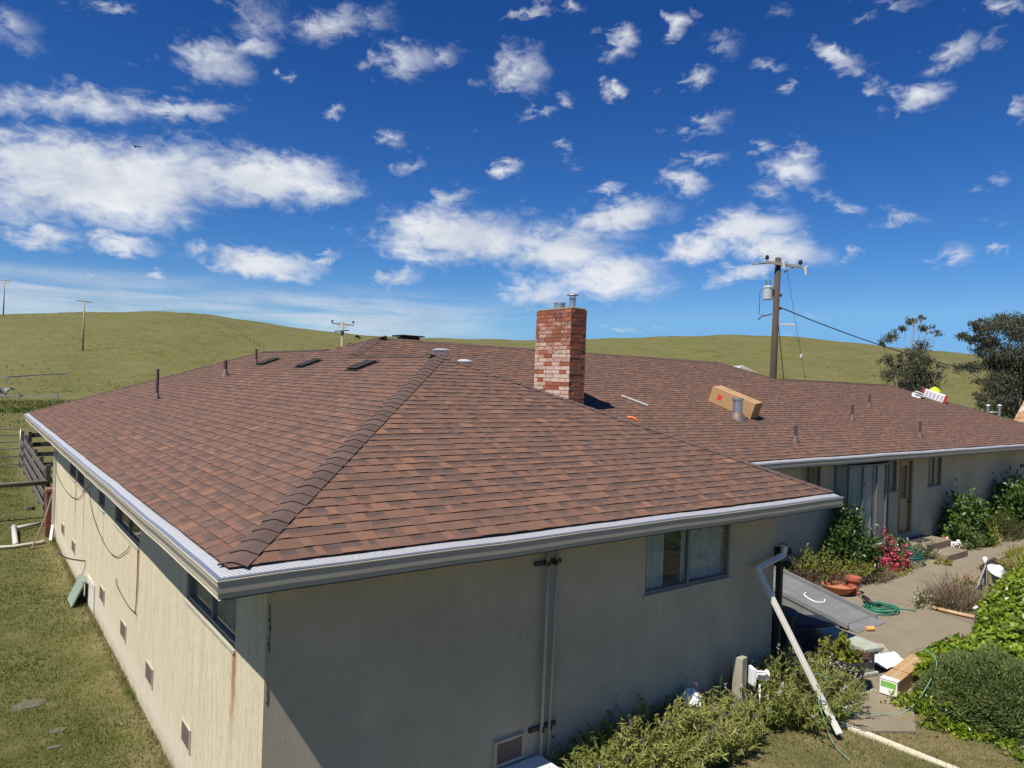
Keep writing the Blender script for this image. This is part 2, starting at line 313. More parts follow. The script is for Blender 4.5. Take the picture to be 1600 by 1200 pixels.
# worn earth showing along the foot of the wall and round the front garden
def sstep(v, a, b):
    m = t.nodes.new('ShaderNodeMapRange'); m.interpolation_type = 'SMOOTHSTEP'; t.links.new(v, m.inputs['Value']); m.inputs['From Min'].default_value = a; m.inputs['From Max'].default_value = b; return m.outputs[0]
strip = mth(t, 'MULTIPLY', sstep(sx.outputs[0], -0.25, 0.55), sstep(sx.outputs[1], 19.0, 15.0))
worn = mth(t, 'MULTIPLY', strip, mth(t, 'MULTIPLY_ADD', noise(t, vec, 1.3, 5, 0.6), 3.2, -1.0, clamp=True))
front = mth(t, 'MULTIPLY', mth(t, 'MULTIPLY', sstep(sx.outputs[0], 4.4, 5.4), mth(t, 'MULTIPLY', sstep(sx.outputs[1], 1.0, 0.3), sstep(sx.outputs[1], -3.4, -2.2))), sstep(sx.outputs[0], 40, 20))
lawn = mth(t, 'MULTIPLY', mth(t, 'MULTIPLY', sstep(sx.outputs[0], -3.0, -1.5), sstep(sx.outputs[0], 16, 10)), mth(t, 'MULTIPLY', sstep(sx.outputs[1], 1.2, 0.0), sstep(sx.outputs[1], -22, -14)))
dark = mixc3(t, mth(t, 'MULTIPLY', lawn, .8), dark, (0.050, 0.064, 0.016))  # mostly unseen lawn, darkened to cut light bounced onto the front wall
worn = mth(t, 'MAXIMUM', worn, mth(t, 'MULTIPLY', front, mth(t, 'MULTIPLY_ADD', noise(t, vec, 2.1, 5, 0.6), 2.0, -0.75, clamp=True)))
colr = mixc3(t, worn, dark, mixc3(t, n_xf, (0.17, 0.135, 0.065), (0.30, 0.245, 0.12)))
t.links.new(colr, p.inputs['Base Color']); p.inputs['Roughness'].default_value = 0.95; p.inputs['Specular IOR Level'].default_value = 0.1
bn = t.nodes.new('ShaderNodeBump'); bn.inputs['Strength'].default_value = 0.9; bn.inputs['Distance'].default_value = 0.12
t.links.new(mth(t, 'ADD', mth(t, 'MULTIPLY', n_fine, 1.0), mth(t, 'MULTIPLY', n_tuft, 1.5)), bn.inputs['Height']); t.links.new(bn.outputs[0], p.inputs['Normal'])
g = npmesh('ground', V, F, mg, smooth=True); tag(g, kind='structure')

# concrete path and planting beds
conc = mat('path_concrete', (0.250, 0.203, 0.132), 0.9, 0, (0.170, 0.140, 0.094), 2.2, 0.8, 0.25, 90)
def sheet(name, pts, z, m, th=0.06):
    b = MB(); n = len(pts)
    b.quad([(x, y, z) for x, y in pts])
    for i in range(n):
        (x0, y0), (x1, y1_) = pts[i], pts[(i+1) % n]; b.quad([(x0, y0, z), (x0, y0, z-th), (x1, y1_, z-th), (x1, y1_, z)])
    return b.build(name, m)
PZ = -2.745
slabs = [[(7.72, -0.92), (8.2, -1.25), (9.2, -0.78), (10.3, -0.46), (10.3, 3.68), (7.80, 3.68), (7.80, 0.3)],
         [(10.31, -0.45), (13.6, -0.02), (13.95, 0.92), (13.4, 2.42), (13.0, 3.68), (10.31, 3.68)],
         [(13.96, 0.95), (15.2, 1.4), (17.2, 1.36), (17.2, 2.93), (15.9, 2.66), (14.8, 2.52), (13.41, 2.43)],
         [(17.21, 1.36), (20.7, 1.95), (24, 2.1), (24, 3.05), (21.2, 3.35), (20, 2.95), (17.21, 2.94)],
         [(24.01, 2.1), (40, 1.2), (40, 2.4), (24.01, 3.04)]]
pathroot = empty('concrete_path', (10, 1, PZ)); tag(pathroot, kind='structure')
for s_ in slabs: par(sheet('slab', s_, PZ + random.uniform(-.002, .002), conc), pathroot)
soil = mat('soil', (0.115, 0.085, 0.058), 0.95, 0, (0.20, 0.16, 0.11), 5, 1, 0.6, 40)
for pts in ([(13.05, 3.70), (13.42, 2.46), (14.8, 2.55), (15.9, 2.69), (17.8, 2.96), (18.5, 2.98), (18.5, 3.70)], [(20.3, 3.70), (20.3, 3.1), (21.2, 3.38), (24, 3.08), (31, 2.7), (31, 3.70)], [(13.62, -.05), (13.98, .92), (15.2, 1.37), (17.2, 1.33), (18.3, 0.6), (15.5, -.6)]):
    tag(sheet('garden_bed', pts, PZ - 0.012, soil), kind='structure')

# ------------------------------------------------------------------ the house
YL2, SL, SF, SR, SM, SB = 20.657, 0.3925, 0.3849, 0.4764, 0.366, 0.3803
Z1, ZM, ZB, ZC, Y1, XM, XR, LX = 1.8534, 2.3622, 2.0583, 1.876, 3.1759, 18.5208, 27.505, 8.6
XH, YH = Z1 / SL, Z1 / SF; XMA, YM = ZM / SL, Y1 + ZM / SM; XB, YB = ZB / SL, YL2 - ZB / SB
YJ = Y1 + Z1 / SM; YJB = YM + (ZM - ZB) / SB; XLR = XM + (ZM - ZC) * 2.62; YC = Y1 + ZC / SM; XE = XR + ZC / SM
WO = 0.544; WX = 7.7723; YW = Y1 + WO; WB, WT = -3.25, -0.13
house = empty('ranch_house', (WO, WO, -3.05))
tag(house, 'long single-storey stucco ranch house with brown shingle hip roof and brick chimney', 'house')

# --- stucco, with rain streaks, rust runs under window ends and old repairs
ms = bpy.data.materials.new('stucco'); ms.use_nodes = True; t = ms.node_tree; p = t.nodes['Principled BSDF']
tcn = t.nodes.new('ShaderNodeTexCoord'); vec = tcn.outputs['Object']
mpv = t.nodes.new('ShaderNodeMapping'); mpv.inputs['Scale'].default_value = (5.0, 5.0, 0.35); t.links.new(vec, mpv.inputs[0])
st1 = noise(t, mpv.outputs[0], 1.6, 8, 0.7); st2 = noise(t, vec, 0.8, 6, 0.6)
cst = mixc3(t, mth(t, 'MULTIPLY_ADD', st1, 2.6, -0.95, clamp=True), (0.61, 0.53, 0.365), (0.76, 0.68, 0.49))
cst = mixc3(t, mth(t, 'MULTIPLY_ADD', st2, 3.0, -1.1, clamp=True), cst, (0.66, 0.575, 0.40))
sx = t.nodes.new('ShaderNodeSeparateXYZ'); t.links.new(vec, sx.inputs[0])
mfine = t.nodes.new('ShaderNodeMapping'); mfine.inputs['Scale'].default_value = (34, 34, 2.2); t.links.new(vec, mfine.inputs[0])
streak = noise(t, mfine.outputs[0], 1.0, 5, 0.7)
isl0 = sstep(sx.outputs[0], 0.60, 0.56)
mgr = t.nodes.new('ShaderNodeMapping'); mgr.inputs['Scale'].default_value = (42, 42, 9); t.links.new(vec, mgr.inputs[0]); grit = noise(t, mgr.outputs[0], 1.0, 4, .7)
sk_ = mth(t, 'MULTIPLY', mth(t, 'MULTIPLY_ADD', mth(t, 'ADD', mth(t, 'MULTIPLY', streak, .55), mth(t, 'MULTIPLY', grit, .45)), 4.4, -2.05, clamp=True), mth(t, 'MULTIPLY_ADD', isl0, .8, .2))
cst = mixc3(t, sk_, cst, (0.40, 0.335, 0.215))
# splash zone by the ground is paler
cst = mixc3(t, mth(t, 'MULTIPLY', sstep(sx.outputs[2], -2.45, -2.75), 0.55), cst, (0.66, 0.59, 0.47))
RUST = [(12.86, 0.13, -2.5, 1.0), (11.5, 0.10, -2.7, .85), (8.95, 0.06, -2.9, .55), (5.80, 0.09, -2.5, 1.0), (1.36, 0.10, -2.1, .9), (9.62, .05, -2.5, .45), (10.3, .05, -2.6, .4), (7.8, .05, -2.2, .35)]
mwob = mth(t, 'MULTIPLY_ADD', noise(t, vec, 2.0, 3), 0.12, -0.06)
isleft = sstep(sx.outputs[0], 0.60, 0.56)
tot = None
for (yy, w_, zb_, am) in RUST:
    d_ = mth(t, 'ABSOLUTE', mth(t, 'ADD', mth(t, 'SUBTRACT', sx.outputs[1], yy), mwob))
    a_ = mth(t, 'MULTIPLY', sstep(d_, w_, w_ * 0.1), mth(t, 'MULTIPLY', mth(t, 'MULTIPLY', sstep(sx.outputs[2], zb_, -1.15), sstep(sx.outputs[2], -0.98, -1.03)), am))
    tot = a_ if tot is None else mth(t, 'MAXIMUM', tot, a_)
rfac = mth(t, 'MULTIPLY', mth(t, 'MULTIPLY', tot, isleft), mth(t, 'MULTIPLY_ADD', streak, 1.3, 0.35, clamp=True))
cst = mixc3(t, rfac, cst, (0.32, 0.14, 0.035))
# tear marks under the front window and dark flecks of mildew
flecks = mth(t, 'MULTIPLY_ADD', noise(t, vec, 13.0, 2, 0.5), -26.0, 7.0, clamp=True)
cst = mixc3(t, mth(t, 'MULTIPLY', flecks, 0.8), cst, (0.10, 0.085, 0.06))
# mottled stains on front and back walls, darkened further as painted-in shade
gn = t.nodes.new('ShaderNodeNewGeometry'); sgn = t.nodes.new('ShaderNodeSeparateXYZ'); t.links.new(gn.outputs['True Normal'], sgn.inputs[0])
stain_shade = mth(t, 'MULTIPLY', mth(t, 'ABSOLUTE', sgn.outputs[1]), mth(t, 'MULTIPLY_ADD', noise(t, vec, 0.9, 6, .7), 1.2, .0, clamp=True))
cst = mixc3(t, stain_shade, cst, (0.345, 0.30, 0.225))
dirt = mth(t, 'MULTIPLY', sstep(sx.outputs[2], -2.80, -3.08), mth(t, 'MULTIPLY_ADD', noise(t, vec, 3.5, 6, .7), 2.4, -.7, clamp=True))
cst = mixc3(t, mth(t, 'MULTIPLY', dirt, .8), cst, (0.22, 0.165, 0.095))
t.links.new(cst, p.inputs['Base Color']); p.inputs['Roughness'].default_value = 0.95; p.inputs['Specular IOR Level'].default_value = 0.15
bn = t.nodes.new('ShaderNodeBump'); bn.inputs['Strength'].default_value = 0.7; bn.inputs['Distance'].default_value = 0.015
t.links.new(mth(t, 'ADD', noise(t, vec, 90.0, 4, 0.7), mth(t, 'MULTIPLY', grit, .6)), bn.inputs['Height']); t.links.new(bn.outputs[0], p.inputs['Normal'])
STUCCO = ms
M_trim = mat('trim_paint', (0.48, 0.43, 0.33), 0.7, 0, (0.40, 0.36, 0.27), 3, 0.8, spec=.2)
M_fascia = mat('gutter_paint', (0.40, 0.36, 0.285), 0.6, 0, (0.35, 0.315, 0.245), 2.5, 0.7, spec=.25)
M_alu = mat('window_aluminium', (0.22, 0.22, 0.21), 0.5, 0.25, (0.15, 0.15, 0.145), 8, 0.6)
M_dark = mat('dark_metal', (0.035, 0.033, 0.03), 0.6, 0.2, (0.06, 0.055, 0.05), 8)
M_black = mat('black_plastic', (0.015, 0.015, 0.016), 0.45, 0, (0.03, 0.03, 0.03), 8)
M_galv = mat('galvanised_steel', (0.55, 0.57, 0.60), 0.38, 0.85, (0.40, 0.42, 0.45), 14, 0.9)
M_curt = mat('curtain_cloth', (0.55, 0.58, 0.56), 0.9, 0, (0.38, 0.42, 0.41), 5, 0.9, stretch=(6, 6, 0.6))
M_curtd = mat('curtain_cloth_dark', (0.30, 0.33, 0.33), 0.9, 0, (0.16, 0.19, 0.19), 4, 1.0, stretch=(6, 6, 0.6))  # darker curtain cloth
M_glass = glassmat('window_glass')
M_room = mat('dark_room', (0.02, 0.02, 0.02), 1.0)

def wall(name, P, u0, u1, z0, z1, holes, thick=0.16):
    """wall with real openings; P(u, out, z) gives the point"""
    us = sorted({u0, u1, *[h[0] for h in holes], *[h[1] for h in holes]}); zs = sorted({z0, z1, *[h[2] for h in holes], *[h[3] for h in holes]})
    b = MB(); hit = lambda u, z: any(h[0] < u < h[1] and h[2] < z < h[3] for h in holes)
    for i in range(len(us) - 1):
        for k in range(len(zs) - 1):
            if hit((us[i]+us[i+1])/2, (zs[k]+zs[k+1])/2): continue
            b.quad([P(us[i], 0, zs[k]), P(us[i+1], 0, zs[k]), P(us[i+1], 0, zs[k+1]), P(us[i], 0, zs[k+1])])
            b.quad([P(us[i], -thick, zs[k]), P(us[i], -thick, zs[k+1]), P(us[i+1], -thick, zs[k+1]), P(us[i+1], -thick, zs[k])])
    for (a, c, d, e) in holes:
        for q in ([(a, d), (c, d)], [(c, e), (a, e)], [(a, e), (a, d)], [(c, d), (c, e)]):
            (ua, za), (ub, zb_) = q; b.quad([P(ua, 0, za), P(ua, -thick, za), P(ub, -thick, zb_), P(ub, 0, zb_)])
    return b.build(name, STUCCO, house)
PL = lambda u, o, z: (WO - o, u, z)
PF = lambda u, o, z: (u, WO - o, z)
PR = lambda u, o, z: (u, YW - o, z)
PE = lambda u, o, z: (WX + o, u, z)
WL = [(1.34, 3.12, -1.02, -0.33), (5.78, 7.84, -1.02, -0.33), (8.90, 9.62, -1.02, -0.33), (11.60, 12.72, -1.02, -0.33), (12.95, 14.1, -1.02, -0.33)]
WF = [(5.07, 6.74, -1.02, -0.255)]
WR = [(13.78, 14.66, -1.15, -0.22), (17.88, 18.49, -1.09, -0.2), (18.62, 19.40, -2.24, -0.22), (20.36, 21.26, -1.09, -0.23)]
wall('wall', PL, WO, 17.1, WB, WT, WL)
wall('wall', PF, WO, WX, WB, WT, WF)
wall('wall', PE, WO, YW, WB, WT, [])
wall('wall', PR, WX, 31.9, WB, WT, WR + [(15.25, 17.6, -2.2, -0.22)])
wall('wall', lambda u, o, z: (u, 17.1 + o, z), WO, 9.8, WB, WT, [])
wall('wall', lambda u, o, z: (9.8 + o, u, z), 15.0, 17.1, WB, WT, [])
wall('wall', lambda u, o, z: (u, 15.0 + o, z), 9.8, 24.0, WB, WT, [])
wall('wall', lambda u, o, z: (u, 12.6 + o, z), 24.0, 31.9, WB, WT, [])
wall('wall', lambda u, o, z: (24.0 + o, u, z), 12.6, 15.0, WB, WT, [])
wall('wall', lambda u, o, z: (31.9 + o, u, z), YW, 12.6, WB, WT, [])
# old crack / peeled seam at the corner
b = MB()
for i in range(26):
    z = -0.42 - i * 0.028 - (0.25 if i > 13 else 0) - (0.9 if i > 19 else 0); w_ = random.uniform(.004, .016)
    b.box((WO + 0.03 + random.uniform(-.006, .006), WO - 0.0015, z), (w_, .004, .034))
o = b.build('peeled_seam', mat('peeled_seam', (0.05, 0.04, 0.03), 0.95, 0, (0.16, .13, .09), 30, 1), house); tag(o, kind='stuff')

def pleats(P, u0, u1, z0, z1, out, amp, wl, m, parent, gap=None):
    b = MB(); n = max(6, int((u1 - u0) / 0.025)); pr = None
    for i in range(n + 1):
        u = u0 + (u1 - u0) * i / n; o = out + amp * math.sin(2 * math.pi * u / wl + .6 * math.sin(u * 9))
        if pr and not (gap and gap[0] < u < gap[1]): b.quad([P(pr[0], pr[1], z0), P(u, o, z0), P(u, o, z1), P(pr[0], pr[1], z1)])
        pr = (u, o)
    return b.build('curtain', m, parent, smooth=True)
def window(P, u0, u1, z0, z1, mull=(), curtain=None, fw=0.035, gap=None, dark=False, sill=True):
    def rb(b, a, c, d, e, o0, o1):
        pts = [P(u, o, z) for z in (d, e) for o in (o0, o1) for u in (a, c)]
        i0 = len(b.v); b.v += pts
        for q in ((0, 1, 3, 2), (4, 6, 7, 5), (0, 4, 5, 1), (2, 3, 7, 6), (0, 2, 6, 4), (1, 5, 7, 3)): b.f.append(tuple(i0 + k for k in q)); b.mi.append(0)
    b = MB(); e = 0.004
    for q in ((u0+e, u0+fw, z0+e, z1-e), (u1-fw, u1-e, z0+e, z1-e), (u0+fw, u1-fw, z0+e, z0+fw), (u0+fw, u1-fw, z1-fw, z1-e)): rb(b, *q, -0.075, -0.02)
    w = b.build('window', M_alu, house)
    edges = [u0 + fw] + [x for mm in mull for x in (mm - .016, mm + .016)] + [u1 - fw]
    for mm in mull:
        b = MB(); rb(b, mm-.016, mm+.016, z0+fw, z1-fw, -0.07, -0.025); b.build('mullion', M_alu, w)
    for i in range(0, len(edges), 2):
        b = MB(); o = -0.05 - .006 * (i // 2 % 2); b.quad([P(edges[i], o, z0+fw), P(edges[i+1], o, z0+fw), P(edges[i+1], o, z1-fw), P(edges[i], o, z1-fw)]); b.build('pane', M_glass, w)
    if curtain: pleats(P, u0 + .01, u1 - .01, z0 + .02, z1, -0.13, .018, .09, curtain, w, gap)
    if sill:
        b = MB(); rb(b, u0-.02, u1+.02, z0-.03, z0-.002, -0.001, .022); b.build('sill', M_trim, w)
    b = MB(); b.quad([P(u0-.3, -.9, z0-.3), P(u1+.3, -.9, z0-.3), P(u1+.3, -.9, z1+.1), P(u0-.3, -.9, z1+.1)]); b.build('room_back', M_room, w)
    return w
window(PL, *WL[0], mull=(2.2,), curtain=M_curtd)
window(PL, *WL[1], mull=(6.75,), curtain=None)
window(PL, *WL[2], mull=(9.25,), curtain=M_curtd, gap=(9.3, 9.7))
window(PL, *WL[3], mull=(12.15,), curtain=None)
window(PL, *WL[4], mull=(13.5,), curtain=M_curtd)
wf_ = window(PF, *WF[0], mull=(5.90,), curtain=M_curt, gap=(5.53, 5.86))
window(PR, *WR[0], mull=(14.2,), curtain=M_curtd, gap=(14.22, 14.8))
window(PR, *WR[1], mull=(18.18,), curtain=M_curtd, sill=True)
window(PR, *WR[3], mull=(20.82,), curtain=M_curtd, gap=(20.3, 20.8))
# bow window with full-height curtains on a rounded plinth
bow = []
for k in range(7):
    a = math.pi * k / 6; bow.append((16.43 - 1.17 * math.cos(a), YW - 0.02 - 0.42 * math.sin(a) ** 0.8))
b = MB()
for k in range(7):
    b.bar((*bow[k], -2.16), (*bow[k], -0.23), .05, .05)
for zz in (-2.17, -0.24):
    for k in range(6): b.bar((*bow[k], zz), (*bow[k+1], zz), .05, .045)
bw = b.build('window', M_alu, house)
for k in range(6):
    b = MB(); b.quad([(*bow[k], -2.14), (*bow[k+1], -2.14), (*bow[k+1], -.26), (*bow[k], -.26)]); b.build('pane', M_glass, bw)
for (a0, a1) in ((0.05, 2.9), (3.15, 5.9)):
    b = MB(); pr = None
    for i in range(121):
        s_ = a0 + (a1 - a0) * i / 120; k = min(int(s_), 5); f_ = s_ - k
        x = bow[k][0] * (1-f_) + bow[k+1][0] * f_; y = bow[k][1] * (1-f_) + bow[k+1][1] * f_
        y += 0.10 + 0.035 * math.sin(s_ * 14 + math.sin(s_ * 5)); x = 16.43 + (x - 16.43) * .94
        if pr: b.quad([(*pr, -2.13), (x, y, -2.13), (x, y, -.26), (*pr, -.26)])
        pr = (x, y)
    b.build('curtain', M_curt, bw, smooth=True)
b = MB(); b.quad([(15.1, YW + .55, -2.3), (17.7, YW + .55, -2.3), (17.7, YW + .55, -.15), (15.1, YW + .55, -.15)]); b.build('room_back', M_room, bw)
b = MB(); n_ = 14; ring = []
for k in range(n_ + 1):
    a = math.pi * k / n_; ring.append((16.43 - 1.22 * math.cos(a), YW - .01 - 0.47 * math.sin(a) ** 0.8))
ring2 = [(16.43 + (x - 16.43) * .93, YW - .01 + (y - YW) * .7) for x, y in ring]
b.quad([(*r_, -2.195) for r_ in ring]); b.quad([(*r_, -2.47) for r_ in ring2][::-1])
for k in range(n_): b.quad([(*ring[k], -2.195), (*ring[k], -2.25), (*ring[k+1], -2.25), (*ring[k+1], -2.195)]); b.quad([(*ring[k], -2.25), (*ring2[k], -2.47), (*ring2[k+1], -2.47), (*ring[k+1], -2.25)])
b.build('plinth', mat('plinth_plaster', (.62, .58, .48), .9, 0, (.5, .46, .38), 3, .8), bw, smooth=False)
# door
M_door = mat('tan_door', (0.42, 0.30, 0.17), 0.55, 0, (0.36, 0.25, 0.14), 3, .8)
M_frame = mat('door_frame', (0.30, 0.19, 0.09), 0.6, 0, (0.24, .15, .07), 4, .8)
b = MB()
u0, u1, z0, z1 = WR[2]
b.b3(u0+.075, u1-.075, YW+.06, YW+.10, z0+.03, -1.32); b.b3(u0+.075, u0+.2, YW+.06, YW+.10, -1.32, z1-.08); b.b3(u1-.2, u1-.075, YW+.06, YW+.10, -1.32, z1-.08); b.b3(u0+.2, u1-.2, YW+.06, YW+.10, -.42, z1-.08)
dr = b.build('door', M_door, house)
b = MB(); b.b3(u0+.004, u0+.07, YW-.015, YW+.14, z0, z1-.004); b.b3(u1-.07, u1-.004, YW-.015, YW+.14, z0, z1-.004); b.b3(u0+.07, u1-.07, YW-.012, YW+.14, z1-.075, z1-.004); b.b3(u0+.07, u1-.07, YW-.02, YW+.14, z0-.02, z0+.02); b.build('door_frame', M_frame, dr)
b = MB(); b.quad([(u0+.2, YW+.08, -1.32), (u1-.2, YW+.08, -1.32), (u1-.2, YW+.08, -.42), (u0+.2, YW+.08, -.42)]); b.build('pane', M_glass, dr)
b = MB(); b.quad([(u0, YW+.4, z0), (u1, YW+.4, z0), (u1, YW+.4, z1), (u0, YW+.4, z1)]); b.build('room_back', M_room, dr)
b = MB(); b.tube([(u1-.14, YW+.06, -1.42), (u1-.14, YW+.0, -1.42)], .012); b.lathe([(0, -.03), (.02, -.026), (.03, 0), (.02, .026), (0, .03)], (u1-.14, YW-.015, -1.42), 12); b.build('handle', M_dark, dr, smooth=True)
# steps
b = MB(); b.b3(18.62, 20.15, 2.98, YW-.01, -2.9, -2.40); s1 = b.build('step', conc, house, bevel=.012)
b = MB(); b.b3(18.72, 20.0, 2.50, 2.975, -2.9, -2.58); b.build('step', conc, house, bevel=.012)
b = MB(); b.b3(18.75, 19.5, 3.2, 3.6, -2.398, -2.385); b.build('doormat', mat('doormat', (.03, .025, .02), .95), house)

# wall vents, crawl-space hatch, loose cables on the left wall
M_vent = mat('vent_mesh', (0.10, 0.075, 0.06), 0.8, 0.2, (0.17, 0.13, 0.10), 40, 1.0)
for (ya, yb) in ((14.72, 15.22), (12.62, 13.12), (8.58, 9.02), (6.52, 6.92), (4.63, 5.02), (2.74, 3.06)):
    b = MB(); zc_ = -2.44
    b.b3(WO-.012, WO-.002, ya, yb, zc_-.11, zc_+.11); v_ = b.build('wall_vent', M_vent, house)
    b = MB()
    for q in ((ya-.014, ya, zc_-.124, zc_+.124), (yb, yb+.014, zc_-.124, zc_+.124), (ya, yb, zc_+.11, zc_+.124), (ya, yb, zc_-.124, zc_-.11)): b.b3(WO-.018, WO-.002, *q)
    b.build('rim', M_trim, v_)
b = MB(); b.b3(2.92, 3.25, WO-.012, WO-.003, -2.40, -2.19); v_ = b.build('wall_vent', M_vent, house)
b = MB()
for q in ((2.895, 2.92, -2.425, -2.165), (3.25, 3.275, -2.425, -2.165), (2.92, 3.25, -2.19, -2.165), (2.92, 3.25, -2.425, -2.40)): b.b3(q[0], q[1], WO-.035, WO-.002, q[2], q[3])
b.build('rim', STUCCO, v_)
b = MB(); b.b3(WO-.02, WO-.003, 9.66, 10.60, -3.02, -2.50); h_ = b.build('crawl_space_hatch', mat('peeling_white_paint', (.74, .71, .63), .85, 0, (.42, .36, .28), 7, 1.3), house)
M_cable = mat('black_cable', (0.03, 0.028, 0.026), 0.6)
def cable(pts, r=.011, name='cable', m=M_cable, parent=None, seg=8):
    P_ = [Vector(q) for q in pts]; out = []
    for i in range(len(P_) - 1):
        p0, p1, p2, p3 = P_[max(i-1, 0)], P_[i], P_[i+1], P_[min(i+2, len(P_)-1)]
        for k in range(seg):
            s_ = k / seg; out.append(0.5 * ((2*p1) + (p2-p0)*s_ + (2*p0-5*p1+4*p2-p3)*s_*s_ + (3*p1-p0-3*p2+p3)*s_**3))
    out.append(P_[-1]); b = MB(); b.tube(out, r, 6); return b.build(name, m, parent, smooth=True)
LX_ = WO - .018
cable([(LX_, 17.05, -.6), (LX_, 16.7, -1.28), (LX_, 14.6, -1.45), (LX_, 12.6, -1.35), (LX_, 11.2, -.97), (LX_, 10.4, -.72), (LX_, 9.9, -.4)], .0052, parent=house)
cable([(LX_, 10.7, -.9), (LX_, 10.3, -1.2), (LX_, 9.5, -1.42), (LX_, 8.4, -1.55), (LX_, 7.5, -1.5), (LX_, 6.75, -1.27), (LX_, 6.55, -1.2), (LX_, 6.4, -1.1)], .0052, parent=house)
cable([(LX_, 5.79, -1.0), (LX_, 5.77, -1.45), (LX_-.01, 5.74, -1.88), (LX_, 5.85, -1.93), (LX_, 6.35, -1.97), (LX_, 6.95, -1.95), (LX_, 7.30, -1.92), (LX_, 7.42, -1.86), (LX_, 7.34, -1.82)], .0052, parent=house)
cable([(LX_, 10.9, -2.32), (LX_-.25, 11.5, -2.36), (LX_-.35, 12.0, -2.33)], .014, parent=house)

# conduits on the front wall
M_cond = mat('painted_conduit', (0.44, 0.42, 0.36), 0.5, 0.2, (0.34, 0.33, 0.28), 9, .8)
for x0_, x1_, r_ in ((3.485, 3.475, .020), (3.605, 3.575, .016)):
    b = MB(); b.tube([(x0_, WO-.06, -.16), (x0_, WO-.06, -1.2), (x1_, WO-.06, -2.62)], r_, 10); b.build('conduit', M_cond, house, smooth=True)
for zc_ in (-.42, -2.17):
    b = MB(); b.b3(3.34, 3.70, WO-.035, WO-.003, zc_-.022, zc_+.022); b.b3(3.47, 3.50, WO-.085, WO-.03, zc_-.03, zc_+.03); b.b3(3.585, 3.612, WO-.08, WO-.03, zc_-.03, zc_+.03); b.build('conduit_bracket', M_dark, house)

# --- eaves: gutters with leaf guards, soffit
mgd = bpy.data.materials.new('leaf_guard'); mgd.use_nodes = True; t = mgd.node_tree; p = t.nodes['Principled BSDF']
uv = t.nodes.new('ShaderNodeAttribute'); uv.attribute_name = 'along'; uv2 = t.nodes.new('ShaderNodeAttribute'); uv2.attribute_name = 'across'
cmb = t.nodes.new('ShaderNodeCombineXYZ'); t.links.new(uv.outputs['Fac'], cmb.inputs[0]); t.links.new(uv2.outputs['Fac'], cmb.inputs[1])
wvn = t.nodes.new('ShaderNodeTexWave'); wvn.wave_type = 'BANDS'; wvn.bands_direction = 'DIAGONAL'; t.links.new(cmb.outputs[0], wvn.inputs['Vector']); wvn.inputs['Scale'].default_value = 17.0; wvn.inputs['Distortion'].default_value = 3.0; wvn.inputs['Detail Scale'].default_value = 6.0
brk = noise(t, cmb.outputs[0], 40.0, 4, .7)
perf = mth(t, 'MULTIPLY', mth(t, 'MULTIPLY_ADD', wvn.outputs['Fac'], 5.0, -2.6, clamp=True), mth(t, 'MULTIPLY_ADD', brk, 3.0, -1.0, clamp=True))
t.links.new(mixc3(t, perf, (0.46, 0.465, 0.47), (0.30, 0.30, 0.31)), p.inputs['Base Color'])
p.inputs['Metallic'].default_value = 0.25; p.inputs['Roughness'].default_value = 0.5
bn = t.nodes.new('ShaderNodeBump'); bn.inputs['Strength'].default_value = 0.45; bn.inputs['Distance'].default_value = .006; t.links.new(mth(t, 'ADD', wvn.outputs['Fac'], brk), bn.inputs['Height']); t.links.new(bn.outputs[0], p.inputs['Normal'])
M_lip = mat('gutter_lip', (0.62, 0.64, 0.68), 0.32, 0.85, (0.5, 0.52, 0.56), 10, .8)
def eave(A, B, inn, m0, m1, kprof=False):
    """gutter from A to B at the drip line; inn points to the house; m0, m1 mitre factors (along += m * inward)"""
    A, B, inn = Vector(A), Vector(B), Vector(inn); d = (B - A).normalized()
    def ext(prof, name, m, parent, close=False, attrs=False):
        L = (B - A).length; n = max(2, int(L / 0.5)); V = []; F = []; al_ = []; ac = []
        for i in range(n + 1):
            for (o, z) in prof:
                s0 = o * m0; s1 = L - o * m1; s_ = s0 + (s1 - s0) * i / n
                wob = 0.004 * math.sin(s_ * 1.7) + 0.003 * math.sin(s_ * 4.1)
                V.append(A + d * s_ + inn * o + Vector((0, 0, z + wob))); al_.append(s_); ac.append(o)
        k = len(prof)
        for i in range(n):
            for j in range(k - 1): F.append((i*k+j, (i+1)*k+j, (i+1)*k+j+1, i*k+j+1))
        return npmesh(name, V, F, m, parent, {'along': al_, 'across': ac})
    face = [(0.003, -0.050), (0.009, -0.062), (0.026, -0.104), (0.029, -0.110), (0.029, -0.140), (0.12, -0.143)] if kprof else [(0.003, -0.098), (0.009, -0.104), (0.010, -0.140), (0.12, -0.143)]
    gt = ext([(0.006, 0.0), (-0.004, -0.006), (-0.004, -0.014), (0.002, -0.018)] + face, 'gutter', M_fascia, house)
    ext([(0.001, 0.0035), (0.012, 0.006), (0.034, 0.0085)], 'gutter_lip', M_lip, gt)
    ext([(0.034, 0.008), (0.060, 0.022), (0.085, 0.034), (0.130, 0.048)], 'leaf_guard', mgd, gt)
    ext([(0.02, -0.152), (0.70, -0.153)], 'soffit', M_trim, gt)
    return gt
eave((0, YL2, 0), (0, 0, 0), (1, 0, 0), 1, 1, True)
eave((0, 0, 0), (LX, 0, 0), (0, 1, 0), 1, 1)
eave((LX, 0, 0), (LX, Y1, 0), (-1, 0, 0), 1, -1)
eave((LX, Y1, 0), (XE, Y1, 0), (0, 1, 0), -1, 1)
b = MB()
for q in ([(.1, 16.9), (10.4, 16.9), (10.4, 20.55), (.1, 20.55)],): b.quad([(x, y, -.15) for x, y in q][::-1])
b.build('porch_ceiling', M_trim, house)

